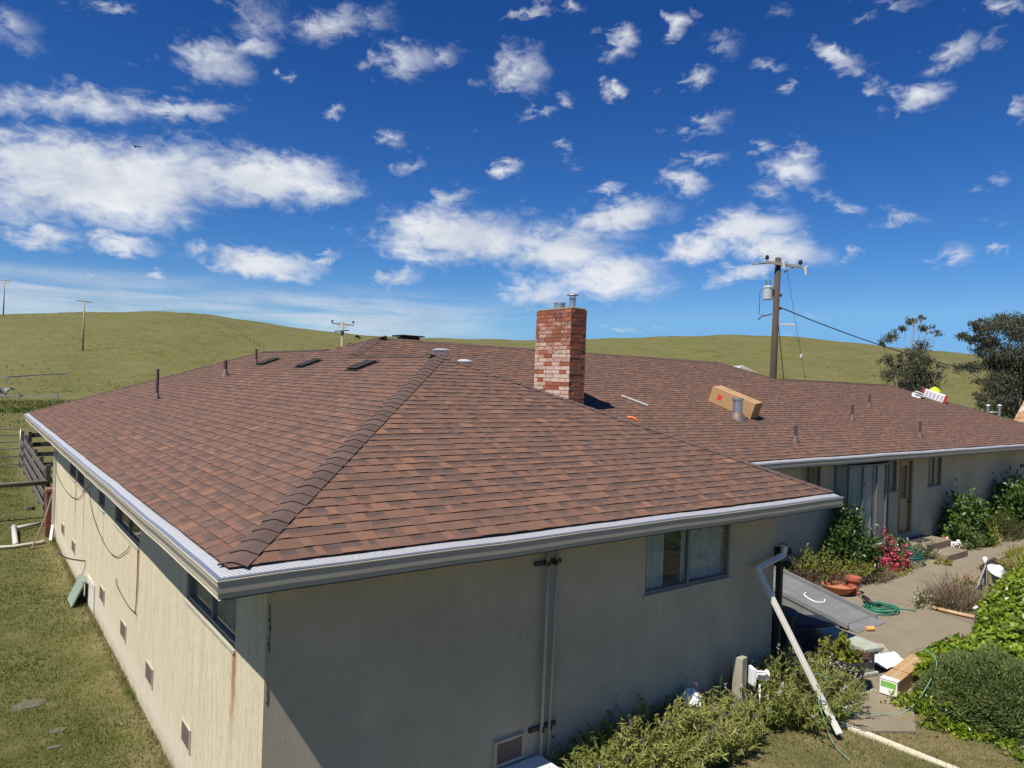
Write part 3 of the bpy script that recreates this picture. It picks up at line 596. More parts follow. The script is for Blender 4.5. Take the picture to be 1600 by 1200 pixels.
# --- roof deck, then every course of shingles on it
shm = bpy.data.materials.new('asphalt_shingle'); shm.use_nodes = True; t = shm.node_tree; p = t.nodes['Principled BSDF']
at = t.nodes.new('ShaderNodeAttribute'); at.attribute_name = 'tint'; ab = t.nodes.new('ShaderNodeAttribute'); ab.attribute_name = 'band'
tcn = t.nodes.new('ShaderNodeTexCoord'); vec = tcn.outputs['Object']
SH_STOPS = [(0.0, (0.076, 0.043, 0.032)), (0.30, (0.106, 0.058, 0.040)), (0.55, (0.142, 0.074, 0.049)), (0.80, (0.200, 0.098, 0.058)), (1.0, (0.25, 0.125, 0.068))]
cs = ramp(t, at.outputs['Fac'], SH_STOPS)
gran = noise(t, vec, 150.0, 3, 0.8); spk = noise(t, vec, 45.0, 4, 0.7)
# blended granule band: upper part of many tabs carries darker granules
bandf = mth(t, 'MULTIPLY', mth(t, 'MULTIPLY_ADD', mth(t, 'ADD', ab.outputs['Fac'], mth(t, 'MULTIPLY_ADD', spk, .5, -.25)), 5.0, -1.7, clamp=True), mth(t, 'GREATER_THAN', mth(t, 'FRACT', mth(t, 'MULTIPLY', at.outputs['Fac'], 7.31)), 0.50))
cs = mixc3(t, mth(t, 'MULTIPLY', bandf, .78), cs, (0.047, 0.036, 0.035))
cs = mixc3(t, mth(t, 'MULTIPLY_ADD', gran, 3.0, -1.45, clamp=True), cs, (0.27, 0.165, 0.12))
cs = mixc3(t, mth(t, 'MULTIPLY_ADD', gran, -3.2, 1.25, clamp=True), cs, (0.028, 0.021, 0.019))
wz = noise(t, vec, 0.55, 4, .6)
cs = mixc3(t, mth(t, 'MULTIPLY_ADD', wz, 1.2, -.45, clamp=True), cs, (0.135, 0.078, 0.056))
t.links.new(cs, p.inputs['Base Color']); p.inputs['Roughness'].default_value = 0.85; p.inputs['Specular IOR Level'].default_value = 0.3
bn = t.nodes.new('ShaderNodeBump'); bn.inputs['Strength'].default_value = 0.6; bn.inputs['Distance'].default_value = .004; t.links.new(gran, bn.inputs['Height']); t.links.new(bn.outputs[0], p.inputs['Normal'])
M_edge = mat('shingle_cut_edge', (0.016, 0.014, 0.013), 0.9)
capm = mat('ridge_cap_shingle', (0.080, 0.050, 0.040), 0.85, 0, (0.135, 0.080, 0.060), 60, 1.2, .5, 150, objrand=.35)
zL = lambda x: SL * x; zF = lambda y: SF * y; zR = lambda x: (LX - x) * SR; zMn = lambda y: SM * (y - Y1)
polys = dict(left=[(0, 0, 0), (XH, YH, Z1), (XH, YJ, Z1), (XMA, YM, ZM), (XB, YJB, ZB), (XB, YB, ZB), (0, YL2, 0)],
    front=[(0, 0, 0), (LX, 0, 0), (XH, YH, Z1)], right=[(LX, 0, 0), (LX, Y1, 0), (XH, YJ, Z1), (XH, YH, Z1)],
    main=[(LX, Y1, 0), (XE, Y1, 0), (XR, YC, ZC), (XLR, YC, ZC), (XM, YM, ZM), (XMA, YM, ZM), (XH, YJ, Z1)],
    back=[(XMA, YM, ZM), (XM, YM, ZM), (24.7, 15.85, 0), (10.48, 15.85, 0), (XB, YJB, ZB)], bwr=[(XB, YJB, ZB), (10.48, 15.85, 0), (10.48, YL2, 0), (XB, YB, ZB)],
    bwe=[(0, YL2, 0), (XB, YB, ZB), (10.48, YL2, 0)], hr=[(XM, YM, ZM), (XLR, YC, ZC), (24.7, 13.24, 0), (24.7, 15.85, 0)],
    lb=[(XLR, YC, ZC), (XR, YC, ZC), (XE, 13.24, 0), (24.7, 13.24, 0)], re=[(XR, YC, ZC), (XE, Y1, 0), (XE, 13.24, 0)])
DECK = 0.016   # roof surface sits this far above the drip line plane
b = MB()
INS = {(0, 0): (.1, .1), (LX, 0): (LX-.1, .1), (LX, Y1): (LX-.1, Y1+.1), (XE, Y1): (XE-.1, Y1+.1), (0, YL2): (.1, YL2-.1)}
for q in polys.values():
    q2 = []
    for x, y, z in q:
        if (x, y) in INS: x, y = INS[(x, y)]; z = .038
        q2.append((x, y, z + DECK - .012))
    b.quad(q2)
deckm = mat('roof_underlay', (0.10, 0.066, 0.055), 0.9, 0, (0.15, 0.095, 0.075), 4, 1)
roof = b.build('roof', deckm, house)
EXPO = 0.1435
def courses(O, ud, vd, nn, slope, zmax, lo, hi, rs):
    """all tabs of one roof plane: list of (8 points, tint)"""
    ud, vd, nn, O = (np.array(k, float) for k in (ud, vd, nn, O)); sn = slope / math.hypot(1, slope)
    out = []; v = 0.105; c = 0
    while v * sn < zmax - .01:
        z0 = v * sn; z1_ = min((v + EXPO) * sn, zmax)
        l0, h0, l1, h1 = lo(z0), hi(z0), lo(z1_), hi(z1_)
        if abs(l1 - l0) > 1.0: l0 = l1 = max(l0, l1)
        if abs(h1 - h0) > 1.0: h0 = h1 = min(h0, h1)
        u = min(l0, l1) - rs.uniform(0, .3); tooth = bool(rs.integers(2)); drift = 0.003 * math.sin(c * 1.3)
        while u < max(h0, h1):
            w_ = rs.choice([.07, .09, .105, .125, .15, .18, .215]) * rs.uniform(.9, 1.1)
            a0, a1 = max(u, l0), min(u + w_, h0); b0, b1 = max(u, l1), min(u + w_, h1)
            u += w_; tooth = not tooth if rs.random() < .85 else tooth
            if a1 - a0 < .004 and b1 - b0 < .004: continue
            a1 = max(a1, a0); b1 = max(b1, b0)
            th = .0105 if tooth else .0055
            tint_ = float(np.clip(rs.normal(.62, .11) if tooth else rs.normal(.46, .11), 0, 1))
            vj = v + rs.uniform(-.003, .003) + drift
            def pt(uu, vv, h): return O + ud * uu + vd * vv + nn * h
            ve = z1_ / sn + .012
            P8 = [pt(a0, vj, .002 + th), pt(a1, vj, .002 + th), pt(b1, ve, .001), pt(b0, ve, .001), pt(a0, vj, -.004), pt(a1, vj, -.004), pt(b1, ve, -.004), pt(b0, ve, -.004)]
            out.append((P8, tint_))
        v += EXPO; c += 1
    return out
def unit(*a): return tuple(np.array(a, float) / np.linalg.norm(a))
hL = lambda z: YL2 - z / SB if z < ZB else YM + (ZM - z) / SB
pieces = []
pieces += courses((0, 0, DECK), (0, 1, 0), unit(1, 0, SL), unit(-SL, 0, 1), SL, ZM, lambda z: z / SF if z < Z1 else Y1 + z / SM, hL, rng)
pieces += courses((0, 0, DECK), (1, 0, 0), unit(0, 1, SF), unit(0, -SF, 1), SF, Z1, lambda z: z / SL, lambda z: LX - z / SR, rng)
pieces += courses((LX, 0, DECK), (0, 1, 0), unit(-1, 0, SR), unit(SR, 0, 1), SR, Z1, lambda z: z / SF, lambda z: Y1 + z / SM, rng)
pieces += courses((0, Y1, DECK), (1, 0, 0), unit(0, 1, SM), unit(0, -SM, 1), SM, ZM, lambda z: LX - z / SR if z < Z1 else z / SL, lambda z: XE - z / SM if z < ZC else XM + (ZM - z) * 2.62, rng)
PF8 = [(0, 1, 2, 3), (4, 5, 1, 0), (4, 0, 3, 7), (5, 6, 2, 1)]
Cc = np.array(CAM)
def showing(pc):
    P8 = np.array(pc[0]); ctr = P8[:4].mean(0); n_ = np.cross(P8[1] - P8[0], P8[3] - P8[0]); d_ = ctr - Cc
    if np.dot(n_, d_) > 0: return 0.0
    if -.02 > 1: return 0
    return abs(np.dot(n_, d_)) / np.linalg.norm(d_) ** 3
sc = np.array([showing(q) for q in pieces]); order = np.argsort(-sc); near = set(order[:300].tolist())
Vf = []; Ff = []; Tf = []; Bf = []; Mi = []
for i, (P8, tn) in enumerate(pieces):
    if i in near:
        o = npmesh('shingle', P8, PF8, [shm, M_edge], roof, {'tint': [tn] * 8, 'band': [0, 0, 1, 1, 0, 0, 1, 1]}, [0, 1, 0, 0])
    else:
        k = len(Vf); Vf += P8; Ff += [tuple(k + j for j in q) for q in PF8]; Tf += [tn] * 8; Bf += [0, 0, 1, 1, 0, 0, 1, 1]; Mi += [0, 1, 0, 0]
o = npmesh('shingle_courses', Vf, Ff, [shm, M_edge], roof, {'tint': Tf, 'band': Bf}, Mi); tag(o, kind='stuff')

# hip and ridge caps: bent shingles lapping upward
def caps(A, B, n1, n2, expo=.178, wing=.118, single=True, start=.20):
    A, B = Vector(A) + Vector((0, 0, DECK)), Vector(B) + Vector((0, 0, DECK)); d = (B - A); L = d.length; d.normalize(); n1, n2 = Vector(n1), Vector(n2); up = (n1 + n2).normalized()
    w1 = d.cross(n1).normalized(); w1 = w1 if w1.dot(n2) < 0 else -w1
    w2 = d.cross(n2).normalized(); w2 = w2 if w2.dot(n1) < 0 else -w2
    def shape():
        v = []; ln = expo * 1.35
        for (s_, h) in ((0, .019), (ln, .006)):
            v += [w1 * wing + d * s_ + n1 * h, w1 * .02 + d * s_ + up * (h + .004), w2 * .02 + d * s_ + up * (h + .004), w2 * wing + d * s_ + n2 * h]
        for (s_, h) in ((0, .006), (ln, -.002)):
            v += [w1 * wing + d * s_ + n1 * h, w1 * .02 + d * s_ + up * h, w2 * .02 + d * s_ + up * h, w2 * wing + d * s_ + n2 * h]
        f = [(0, 4, 5, 1), (1, 5, 6, 2), (2, 6, 7, 3), (8, 0, 1, 9), (9, 1, 2, 10), (10, 2, 3, 11), (0, 8, 12, 4), (3, 7, 15, 11)]
        return [tuple(q) for q in v], f
    v, f = shape(); k = int((L - start) / expo)
    if single:
        me = bpy.data.meshes.new('ridge_cap'); me.from_pydata(v, [], f); me.materials.append(capm); me.materials.append(M_edge)
        me.polygons.foreach_set('material_index', [0, 0, 0, 1, 1, 1, 1, 1]); me.update()
        for i in range(k + 1):
            o = bpy.data.objects.new('ridge_cap', me); COL.objects.link(o); par(o, roof)
            o.location = A + d * (start + i * expo + random.uniform(-.006, .006)) + Vector((random.uniform(-.003, .003),) * 2 + (random.uniform(0, .003),))
    else:
        V = []; F_ = []; mi = []
        for i in range(k + 1):
            b0 = len(V); off = A + d * (start + i * expo); V += [Vector(q) + off for q in v]; F_ += [tuple(b0 + j for j in q) for q in f]; mi += [0, 0, 0, 1, 1, 1, 1, 1]
        tag(npmesh('ridge_cap_row', V, F_, [capm, M_edge], roof, None, mi), kind='stuff')
nL, nF, nR, nM, nB = unit(-SL, 0, 1), unit(0, -SF, 1), unit(SR, 0, 1), unit(0, -SM, 1), unit(0, SB, 1)
caps((0, 0, 0), (XH, YH, Z1), nL, nF); caps((LX, 0, 0), (XH, YH, Z1), nF, nR)
caps((XH, YH, Z1), (XH, YJ, Z1), nL, nR, start=0.05); caps((XH, YJ, Z1), (XMA, YM, ZM), nL, nM)
caps((XB, YJB, ZB), (XMA, YM, ZM), nL, nB); caps((0, YL2, 0), (XB, YB, ZB), nL, nB); caps((XB, YJB, ZB), (XB, YB, ZB), nL, nR, single=False)
caps((XMA, YM, ZM), (XM, YM, ZM), nM, nB, single=False); caps((XLR, YC, ZC), (XM, YM, ZM), nM, nR, single=False)
caps((XLR, YC, ZC), (XR, YC, ZC), nM, nB, single=False); caps((XE, Y1, 0), (XR, YC, ZC), nM, nR, single=False)
# ------------------------------------------------------------------ chimney, brick by brick
mbk = bpy.data.materials.new('old_brick'); mbk.use_nodes = True; t = mbk.node_tree; p = t.nodes['Principled BSDF']
at = t.nodes.new('ShaderNodeAttribute'); at.attribute_name = 'tint'; aw = t.nodes.new('ShaderNodeAttribute'); aw.attribute_name = 'wash'
tcn = t.nodes.new('ShaderNodeTexCoord'); vec = tcn.outputs['Object']
cb = ramp(t, at.outputs['Fac'], [(0, (0.15, 0.050, 0.030)), (.35, (0.22, 0.062, 0.034)), (.7, (0.29, 0.082, 0.038)), (1, (0.36, 0.112, 0.048))])
cb = mixc3(t, mth(t, 'MULTIPLY_ADD', noise(t, vec, 22, 5, .7), 2.4, -1.1, clamp=True), cb, (0.12, 0.055, 0.042))
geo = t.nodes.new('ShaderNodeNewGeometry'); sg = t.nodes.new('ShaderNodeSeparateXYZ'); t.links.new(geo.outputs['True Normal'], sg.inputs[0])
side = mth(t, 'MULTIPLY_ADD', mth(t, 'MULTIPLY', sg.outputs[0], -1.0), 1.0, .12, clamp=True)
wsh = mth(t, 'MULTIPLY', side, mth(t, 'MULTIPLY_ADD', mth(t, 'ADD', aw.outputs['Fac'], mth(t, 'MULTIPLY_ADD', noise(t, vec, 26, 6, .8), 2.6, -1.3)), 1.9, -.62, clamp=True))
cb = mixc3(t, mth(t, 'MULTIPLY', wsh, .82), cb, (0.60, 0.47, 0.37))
t.links.new(cb, p.inputs['Base Color']); p.inputs['Roughness'].default_value = .9
bn = t.nodes.new('ShaderNodeBump'); bn.inputs['Strength'].default_value = .7; bn.inputs['Distance'].default_value = .01; t.links.new(noise(t, vec, 60, 5, .7), bn.inputs['Height']); t.links.new(bn.outputs[0], p.inputs['Normal'])
M_mort = mat('mortar', (0.22, 0.165, 0.12), .95, 0, (0.32, .25, .18), 20, 1, .5, 60)
CX0, CY0, CWX, CWY, CZ0, CZ1 = 8.25, 5.57, .435, 1.12, 0.6, 3.005
b = MB(); b.b3(CX0+.012, CX0+CWX-.012, CY0+.012, CY0+CWY-.012, 0.3, CZ1-.005); chim = b.build('chimney', M_mort, house)
NC = 29; CH = (CZ1 - CZ0) / NC; J = .011; BW = .105
Vb = []; Fb = []; Tb = []; Wb = []
BF = [(0, 2, 3, 1), (4, 5, 7, 6), (0, 1, 5, 4), (2, 6, 7, 3), (0, 4, 6, 2), (1, 3, 7, 5)]
def brick(x0, x1, y0, y1, z0, z1, vis):
    j = lambda a=.003: random.uniform(-a, a); dx, dy = j(), j()
    P8 = [(x + dx + j(.0015), y + dy + j(.0015), z + j(.0015)) for z in (z0, z1) for y in (y0, y1) for x in (x0, x1)]
    h = (z0 - CZ0) / (CZ1 - CZ0); wash = max(0, min(1, 1.0 - abs(h - .38) * 1.25 + random.uniform(-.22, .15)))
    if random.random() < .24: wash = 0.0
    tn = random.random() if wash > .1 else random.uniform(.55, 1)
    if vis: npmesh('brick', P8, BF, mbk, chim, {'tint': [tn] * 8, 'wash': [wash] * 8})
    else:
        k = len(Vb); Vb.extend(P8); Fb.extend([tuple(k + i for i in q) for q in BF]); Tb.extend([tn] * 8); Wb.extend([wash] * 8)
def run(a, b_, cuts):
    tot = sum(cuts); s_ = a; out = []
    for c in cuts: e_ = s_ + (b_ - a) * c / tot; out.append((s_ + J/2, e_ - J/2)); s_ = e_
    return out
for c in range(NC):
    z0 = CZ0 + c * CH + J/2; z1 = z0 + CH - J; x1_, y1_ = CX0 + CWX, CY0 + CWY
    if c % 2 == 0:
        for (a, e_) in run(CY0, y1_, [1, 1, 1, 1, .5]): brick(CX0, CX0+BW, a, e_, z0, z1, True); brick(x1_-BW, x1_, a, e_, z0, z1, a < CY0 + .05)
        for (a, e_) in run(CX0+BW, x1_-BW, [1]): brick(a, e_, CY0, CY0+BW, z0, z1, True); brick(a, e_, y1_-BW, y1_, z0, z1, False)
    else:
        for (a, e_) in run(CX0, x1_, [1, .72]): brick(a, e_, CY0, CY0+BW, z0, z1, True); brick(a, e_, y1_-BW, y1_, z0, z1, False)
        for (a, e_) in run(CY0+BW, y1_-BW, [.8, 1, 1, .8]): brick(CX0, CX0+BW, a, e_, z0, z1, True); brick(x1_-BW, x1_, a, e_, z0, z1, False)
o = npmesh('brickwork', Vb, Fb, mbk, chim, {'tint': Tb, 'wash': Wb}); tag(o, kind='stuff')
b = MB(); b.box((CX0+CWX/2, CY0+CWY/2, CZ1+.018), (CWX-.03, CWY-.03, .035)); b.build('crown', mat('chimney_crown', (.34, .25, .14), .95, 0, (.22, .17, .11), 12, 1.2, .5, 40), chim, bevel=.015)
fx, fy = CX0 + .22, CY0 + .62
b = MB(); b.box((fx, fy, CZ1+.045), (.26, .30, .02)); b.lathe([(.115, 0), (.115, .09), (.13, .10), (.13, .12), (0, .125)], (fx, fy, CZ1+.055), 20); b.build('flue_cap', M_galv, chim)
fx, fy = CX0 + .22, CY0 + .22
b = MB(); b.box((fx, fy, CZ1+.042), (.25, .28, .015)); b.lathe([(.062, 0), (.062, .20)], (fx, fy, CZ1+.05), 18)
for k in range(8):
    a = k * math.pi / 4; b.bar((fx+.06*math.cos(a), fy+.06*math.sin(a), CZ1+.2), (fx+.06*math.cos(a), fy+.06*math.sin(a), CZ1+.31), .008, .008)
b.lathe([(0, .305), (.125, .30), (.12, .318), (.05, .335), (0, .34)], (fx, fy, CZ1), 20); b.build('flue_pipe', M_galv, chim)

# ------------------------------------------------------------------ vents and pipes on the roof
M_pipe = mat('brown_vent_pipe', (0.065, 0.040, 0.030), .6, .1, (0.10, .06, .045), 12, 1)
M_boot = mat('lead_boot', (0.17, 0.12, 0.095), .6, .2, (.10, .07, .055), 9, 1)
def pipe_vent(x, y, z, h, r, boot=1.0, m=M_pipe):
    b = MB(); b.lathe([(r, -.1), (r, h), (r*.8, h), (r*.8, h-.12)], (x, y, z), 16); o = b.build('vent_pipe', m, house, smooth=False)
    b = MB(); b.lathe([(r*2.3*boot, -.06), (r*2.1*boot, .0), (r*1.25, .07*boot), (r*1.12, .11*boot), (r, .115*boot)], (x, y, z), 16); b.build('collar', M_boot, o, smooth=True)
    return o
pipe_vent(1.99, 12.34, .83, .66, .032); pipe_vent(3.42, 12.25, 1.39, .36, .042, 1.3); pipe_vent(4.19, 12.45, 1.70, .36, .030)
for (x, y, z, h) in ((13.95, 3.99, .345, .36), (18.76, 5.15, .77, .40), (21.63, 6.08, 1.11, .38), (20.37, 3.98, .34, .42)): pipe_vent(x, y, z, h, .038)
b = MB(); fx, fy, fz = 13.51, 5.28, .815
b.lathe([(.118, -.1), (.118, .40), (.135, .41), (.135, .47), (.09, .47), (.09, .3)], (fx, fy, fz), 22); o = b.build('flue_stack', M_galv, house)
b = MB(); b.lathe([(.24, -.12), (.20, .0), (.14, .10), (.122, .12)], (fx, fy, fz), 20); b.build('collar', M_boot, o, smooth=True)
M_vcap = mat('bright_vent_metal', (.66, .67, .68), .4, .4, (.5, .51, .52), 10, .8)
M_rv = mat('black_roof_vent', (0.020, 0.019, 0.018), .85, 0, (0.04, .038, .036), 10, 1, spec=.15)
rotL = Matrix.Rotation(-math.atan(SL), 3, 'Y'); rotM = Matrix.Rotation(math.atan(SM), 3, 'X')
for (x, y) in ((4.40, 12.15), (4.28, 9.31), (4.18, 6.55)):
    z = SL * x + DECK; b = MB(); n_ = Vector(unit(-SL, 0, 1)); c_ = Vector((x, y, z))
    b.box(c_ + n_ * .014, (.50, .50, .010), rotL); b.box(c_ + n_ * .030, (.38, .38, .03), rotL); b.box(c_ + n_ * .050, (.44, .44, .014), rotL); b.build('roof_vent', M_rv, house, bevel=.006)
c_ = Vector((6.95, 9.9, ZM - .02)); b = MB(); b.box(c_ + Vector((0, 0, .06)), (.4, .4, .1)); b.box(c_ + Vector((0, 0, .14)), (.62, .5, .03)); b.build('roof_vent', M_rv, house, bevel=.006)
for (x, y, zt, r0, r1, hh) in ((5.02, 5.25, 1.985, .11, .15, .02), (5.24, 4.86, 1.80, .085, .14, .03)):
    zr = zR(x) + DECK; b = MB(); b.lathe([(r0*1.7, 0), (r0, .05), (r0, zt-zr-.03)], (x, y, zr), 20)
    for k in range(6):
        a = k * math.pi / 3; b.bar((x+r0*math.cos(a), y+r0*math.sin(a), zt-.06), (x+r0*1.1*math.cos(a), y+r0*1.1*math.sin(a), zt), .008, .008)
    o = b.build('round_roof_vent', M_vcap, house, smooth=False)
    b = MB(); b.lathe([(r1, zt-.012), (r1, zt), (r1*.6, zt+hh), (0, zt+hh*1.3)], (x, y, 0), 24); b.lathe([(0, zt-.01), (r1, zt-.012)], (x, y, 0), 24); b.build('vent_cap', M_vcap, o, smooth=False)
# flashing kick at the far hip
# ------------------------------------------------------------------ things left on the roof
M_card = mat('cardboard', (0.44, 0.27, 0.12), .85, 0, (0.36, 0.215, 0.095), 3, .8)
M_red = mat('red_print', (0.72, 0.03, 0.03), .6); M_ink = mat('faded_ink', (.22, .15, .08), .8)
P0 = Vector((13.70, 6.30, SM*(6.30-Y1)+DECK+.014)); P1 = Vector((13.95, 5.22, SM*(5.22-Y1)+DECK+.014)); nM_ = Vector(unit(0, -SM, 1))
ax = (P1 - P0); Lb = ax.length; ax.normalize(); wd = nM_.cross(ax).normalized(); wd = wd if wd.x > 0 else -wd
rb_ = Matrix((ax, wd, nM_)).transposed(); HB, WBX = .40, .46
ctr = P0 + ax * Lb/2 + wd * WBX/2 + nM_ * HB/2
cbx = empty('cardboard_box', P0); tag(cbx, 'long cardboard box with red square mark lying on the roof', 'box')
b = MB()
for (o_, d_) in (((0, 0, -HB/2), (Lb, WBX, .006)), ((0, -WBX/2, 0), (Lb, .006, HB)), ((0, WBX/2, 0), (Lb, .006, HB)), ((Lb/2, 0, 0), (.006, WBX, HB)), ((-Lb/2, 0, 0), (.006, WBX, HB)), ((.0, 0, HB/2), (Lb, WBX, .006))): b.box(ctr + rb_ @ Vector(o_), d_, rb_)
b.build('carton', M_card, cbx)
b = MB(); b.box(ctr + rb_ @ Vector((-Lb*.28, -WBX/2-.005, -.0)), (.11, .003, .13), rb_); b.build('red_mark', M_red, cbx)
for (u_, v_, l_) in ((-.25, .06, .16), (-.22, -.02, .13), (.3, .05, .15), (.32, -.03, .12)): b = MB(); b.box(ctr + rb_ @ Vector((u_, v_, HB/2+.0045)), (l_, .025, .002), rb_); b.build('print', M_ink, cbx)
# white carton with red ends, a folded sheet and a hi-vis bundle by the far hip
M_white = mat('white_paper', (.80, .80, .78), .6, 0, (.72, .72, .72), 5, .6)
def on_main(x, y, h=0): return Vector((x, y, SM*(y-Y1)+DECK+.012)) + nM_ * h
A_, B_ = on_main(28.05, 7.28), on_main(28.37, 6.50); ax = (B_ - A_); L2_ = ax.length; ax.normalize(); wd = nM_.cross(ax).normalized(); wd = wd if wd.x > 0 else -wd
rb_ = Matrix((ax, wd, nM_)).transposed(); ctr = (A_ + B_) / 2 + nM_ * .14 + wd * .12
sb = empty('shingle_bundle_carton', A_); tag(sb, 'white carton with crimson ends and small printed lines near the far roof hip', 'carton')
b = MB(); b.box(ctr, (L2_*.78, .26, .28), rb_); b.build('carton', M_white, sb)
M_crim = mat('crimson_print', (.42, .025, .04), .6)
for sg_ in (-1, 1): b = MB(); b.box(ctr + ax * L2_*.445*sg_, (L2_*.11, .262, .282), rb_); b.build('end_panel', M_crim, sb)
M_gp = mat('grey_print', (.42, .42, .50), .7)
for k in range(5): b = MB(); b.box(ctr + rb_ @ Vector((-.26 + k*.13, -.133, .0)), (.05, .003, .20), rb_); b.build('print', M_gp, sb)
b = MB(); c_ = on_main(28.72, 7.05, .04); b.lathe([(0, 0), (.22, .0), (.27, .12), (.25, .25), (.16, .33), (0, .40)], c_, 16); hv = b.build('safety_vest', mat('hi_vis_cloth', (.55, .85, .02), .7, 0, (.45, .70, .02), 8, 1, .6, 10), None, smooth=True); hv.scale = (1.0, .8, 1.0); hv.location = (c_.x*0, c_.y*.2, 0); tag(hv, 'neon yellow safety vest bundled behind the white and crimson carton', 'vest')
b = MB(); c_ = on_main(27.4, 7.15)
for k in range(3): b.box(c_ + nM_ * (.03 + .05*k) + Vector((.05*k, -.03*k, 0)), (.42-.07*k, .30, .02), rotM @ Matrix.Rotation(R(14*k-10), 3, 'Y') @ Matrix.Rotation(R(25+9*k), 3, 'Z'))
o = b.build('wrapping_sheet', M_white); tag(o, 'crumpled white wrapping sheet next to the white and crimson carton', 'wrapper')
b = MB(); a_ = Vector((10.72, 6.47, SM*(6.47-Y1)+DECK+.03)); e_ = Vector((11.02, 5.92, SM*(5.92-Y1)+DECK+.03)); b.bar(a_, e_, .055, .006, nM_); b.bar(a_ + nM_*.02 + Vector((-.03, 0, 0)), e_ + nM_*.02 + Vector((-.03, 0, 0)), .005, .02, nM_)
o = b.build('metal_flashing_strip', mat('bright_aluminium', (.80, .80, .78), .5, .15, (.7, .7, .69), 6)); tag(o, 'short bright strip of metal flashing lying on the roof beyond the chimney', 'flashing')
b = MB(); pts = []
for k in range(9):
    s_ = k / 8; x = 6.70 + .11 * s_; y = 2.47 - .13 * s_; pts.append((x, y, zR(x) + DECK + .075 + .022*math.sin(s_*math.pi)))
b.tube(pts, [.016, .02, .021, .021, .02, .02, .018, .016, .012], 8); o = b.build('orange_tool', mat('orange_plastic', (.80, .17, .03), .45), None, smooth=True); tag(o, 'small orange plastic handle lying on the hip right of the chimney', 'tool')

# ------------------------------------------------------------------ floodlight and loose downspout at the front corner
fl_ = empty('flood_light', (7.80, .50, -.80)); tag(fl_, 'black twin-head flood light fixed to the front wall corner', 'flood light')
b = MB(); b.b3(7.765, 7.80, .46, .54, -1.0, -.72); b.build('mount', M_black, fl_)
for zc_, up_ in ((-.78, .0), (-.96, .0)):
    b = MB(); b.lathe([(.02, -.07), (.035, -.05), (.055, .03), (.06, .05), (.045, .052)], (0, 0, 0), 14)
    o = b.build('lamp_head', M_black, fl_, smooth=False); o.matrix_parent_inverse = Matrix.Identity(4); o.location = (.07, -.09, zc_ + .80); o.rotation_euler = (R(70), R(35), 0)
b = MB(); pts = [(7.79, .50, -.70), (7.83, .46, -.66), (7.87, .43, -.69), (7.88, .42, -.75)]; b.tube(pts, .008, 6); b.build('wire', M_black, fl_, smooth=True)
M_dsp = mat('white_downspout', (.66, .63, .54), .5, 0, (.56, .53, .45), 5, .8)
ds = empty('downspout', (7.16, -.80, -2.76)); tag(ds, 'loose off-white downspout slanting from the front wall corner down to the lawn', 'downspout')
segs = [((7.80, .40, -.70), (7.76, .40, -.84)), ((7.77, .40, -.82), (7.13, .40, -.93)), ((7.13, .40, -.90), (7.30, -.56, -2.50)), ((7.29, -.54, -2.46), (7.19, -.80, -2.70))]
for a_, e_ in segs: b = MB(); b.bar(a_, e_, .075, .055, (0, -.5, .6)); b.build('pipe_section', M_dsp, ds, bevel=.008)
b = MB(); b.b3(7.785, 7.845, .44, .52, -3.0, -1.0); cp = b.build('corner_post', M_black, house)

# ------------------------------------------------------------------ wooden tap post, tap, utility cabinet
M_owood = mat('weathered_wood', (.40, .37, .27), .9, 0, (.27, .25, .17), 4, 1.0, .5, 30, stretch=(6, 6, .8))
tp = empty('garden_post', (6.60, .24, -2.8)); tag(tp, 'weathered square wooden garden post carrying a white hose reel', 'post')
b = MB(); b.box((6.60, .24, -2.42), (.135, .135, .92), Matrix.Rotation(R(8), 3, 'Z')); b.build('post', M_owood, tp, bevel=.008)
b = MB(); b.box((6.72, .14, -2.20), (.05, .16, .22), Matrix.Rotation(R(-30), 3, 'Z')); b.build('back_plate', M_white, tp, bevel=.006)
b = MB(); dr_ = Vector((.80, -.60, -.05)).normalized(); s0 = Vector((6.74, .12, -2.18)); b.tube([s0, s0 + dr_ * .15], .022, 10)
for k in range(3):
    a = k * 2 * math.pi / 3 + .5; off = Vector((math.cos(a) * .6, math.cos(a) * .8, math.sin(a))) * .052; b.tube([s0 + off, s0 + off + dr_ * .15], .012, 6)
b.tube([s0 + dr_*.15, s0 + dr_*.175], .072, 16); b.tube([s0 + dr_*.005, s0 + dr_*.02], .072, 16); b.build('reel', M_white, tp, smooth=False)
b = MB(); b.tube([(6.78, .06, -2.3), (6.78, .05, -2.6), (6.80, .03, -2.85)], .013, 6); b.build('supply_pipe', M_white, tp, smooth=True)
tap = empty('garden_tap', (6.45, .42, -2.8)); tag(tap, 'grey metal garden tap standpipe in front of the house wall', 'tap')
b = MB(); b.tube([(6.45, .42, -2.85), (6.45, .42, -2.25)], .018, 8); b.tube([(6.45, .42, -2.45), (6.42, .36, -2.44), (6.40, .33, -2.50)], .015, 8); b.lathe([(.0, 0), (.035, .005), (.035, .02), (0, .025)], (6.45, .42, -2.25), 10); b.build('pipe', M_galv, tap)
cab = empty('utility_cabinet', (3.35, .30, -3.05)); tag(cab, 'white utility cabinet against the front wall under the two conduits', 'cabinet')
M_cab = mat('cabinet_paint', (.78, .76, .68), .5, 0, (.7, .68, .6), 4, .6)
b = MB(); b.b3(2.95, 3.46, .12, .51, -3.1, -2.49); b.build('body', M_cab, cab, bevel=.01)
b = MB(); b.b3(2.92, 3.49, .09, .525, -2.488, -2.45); b.build('lid', M_cab, cab, bevel=.012)

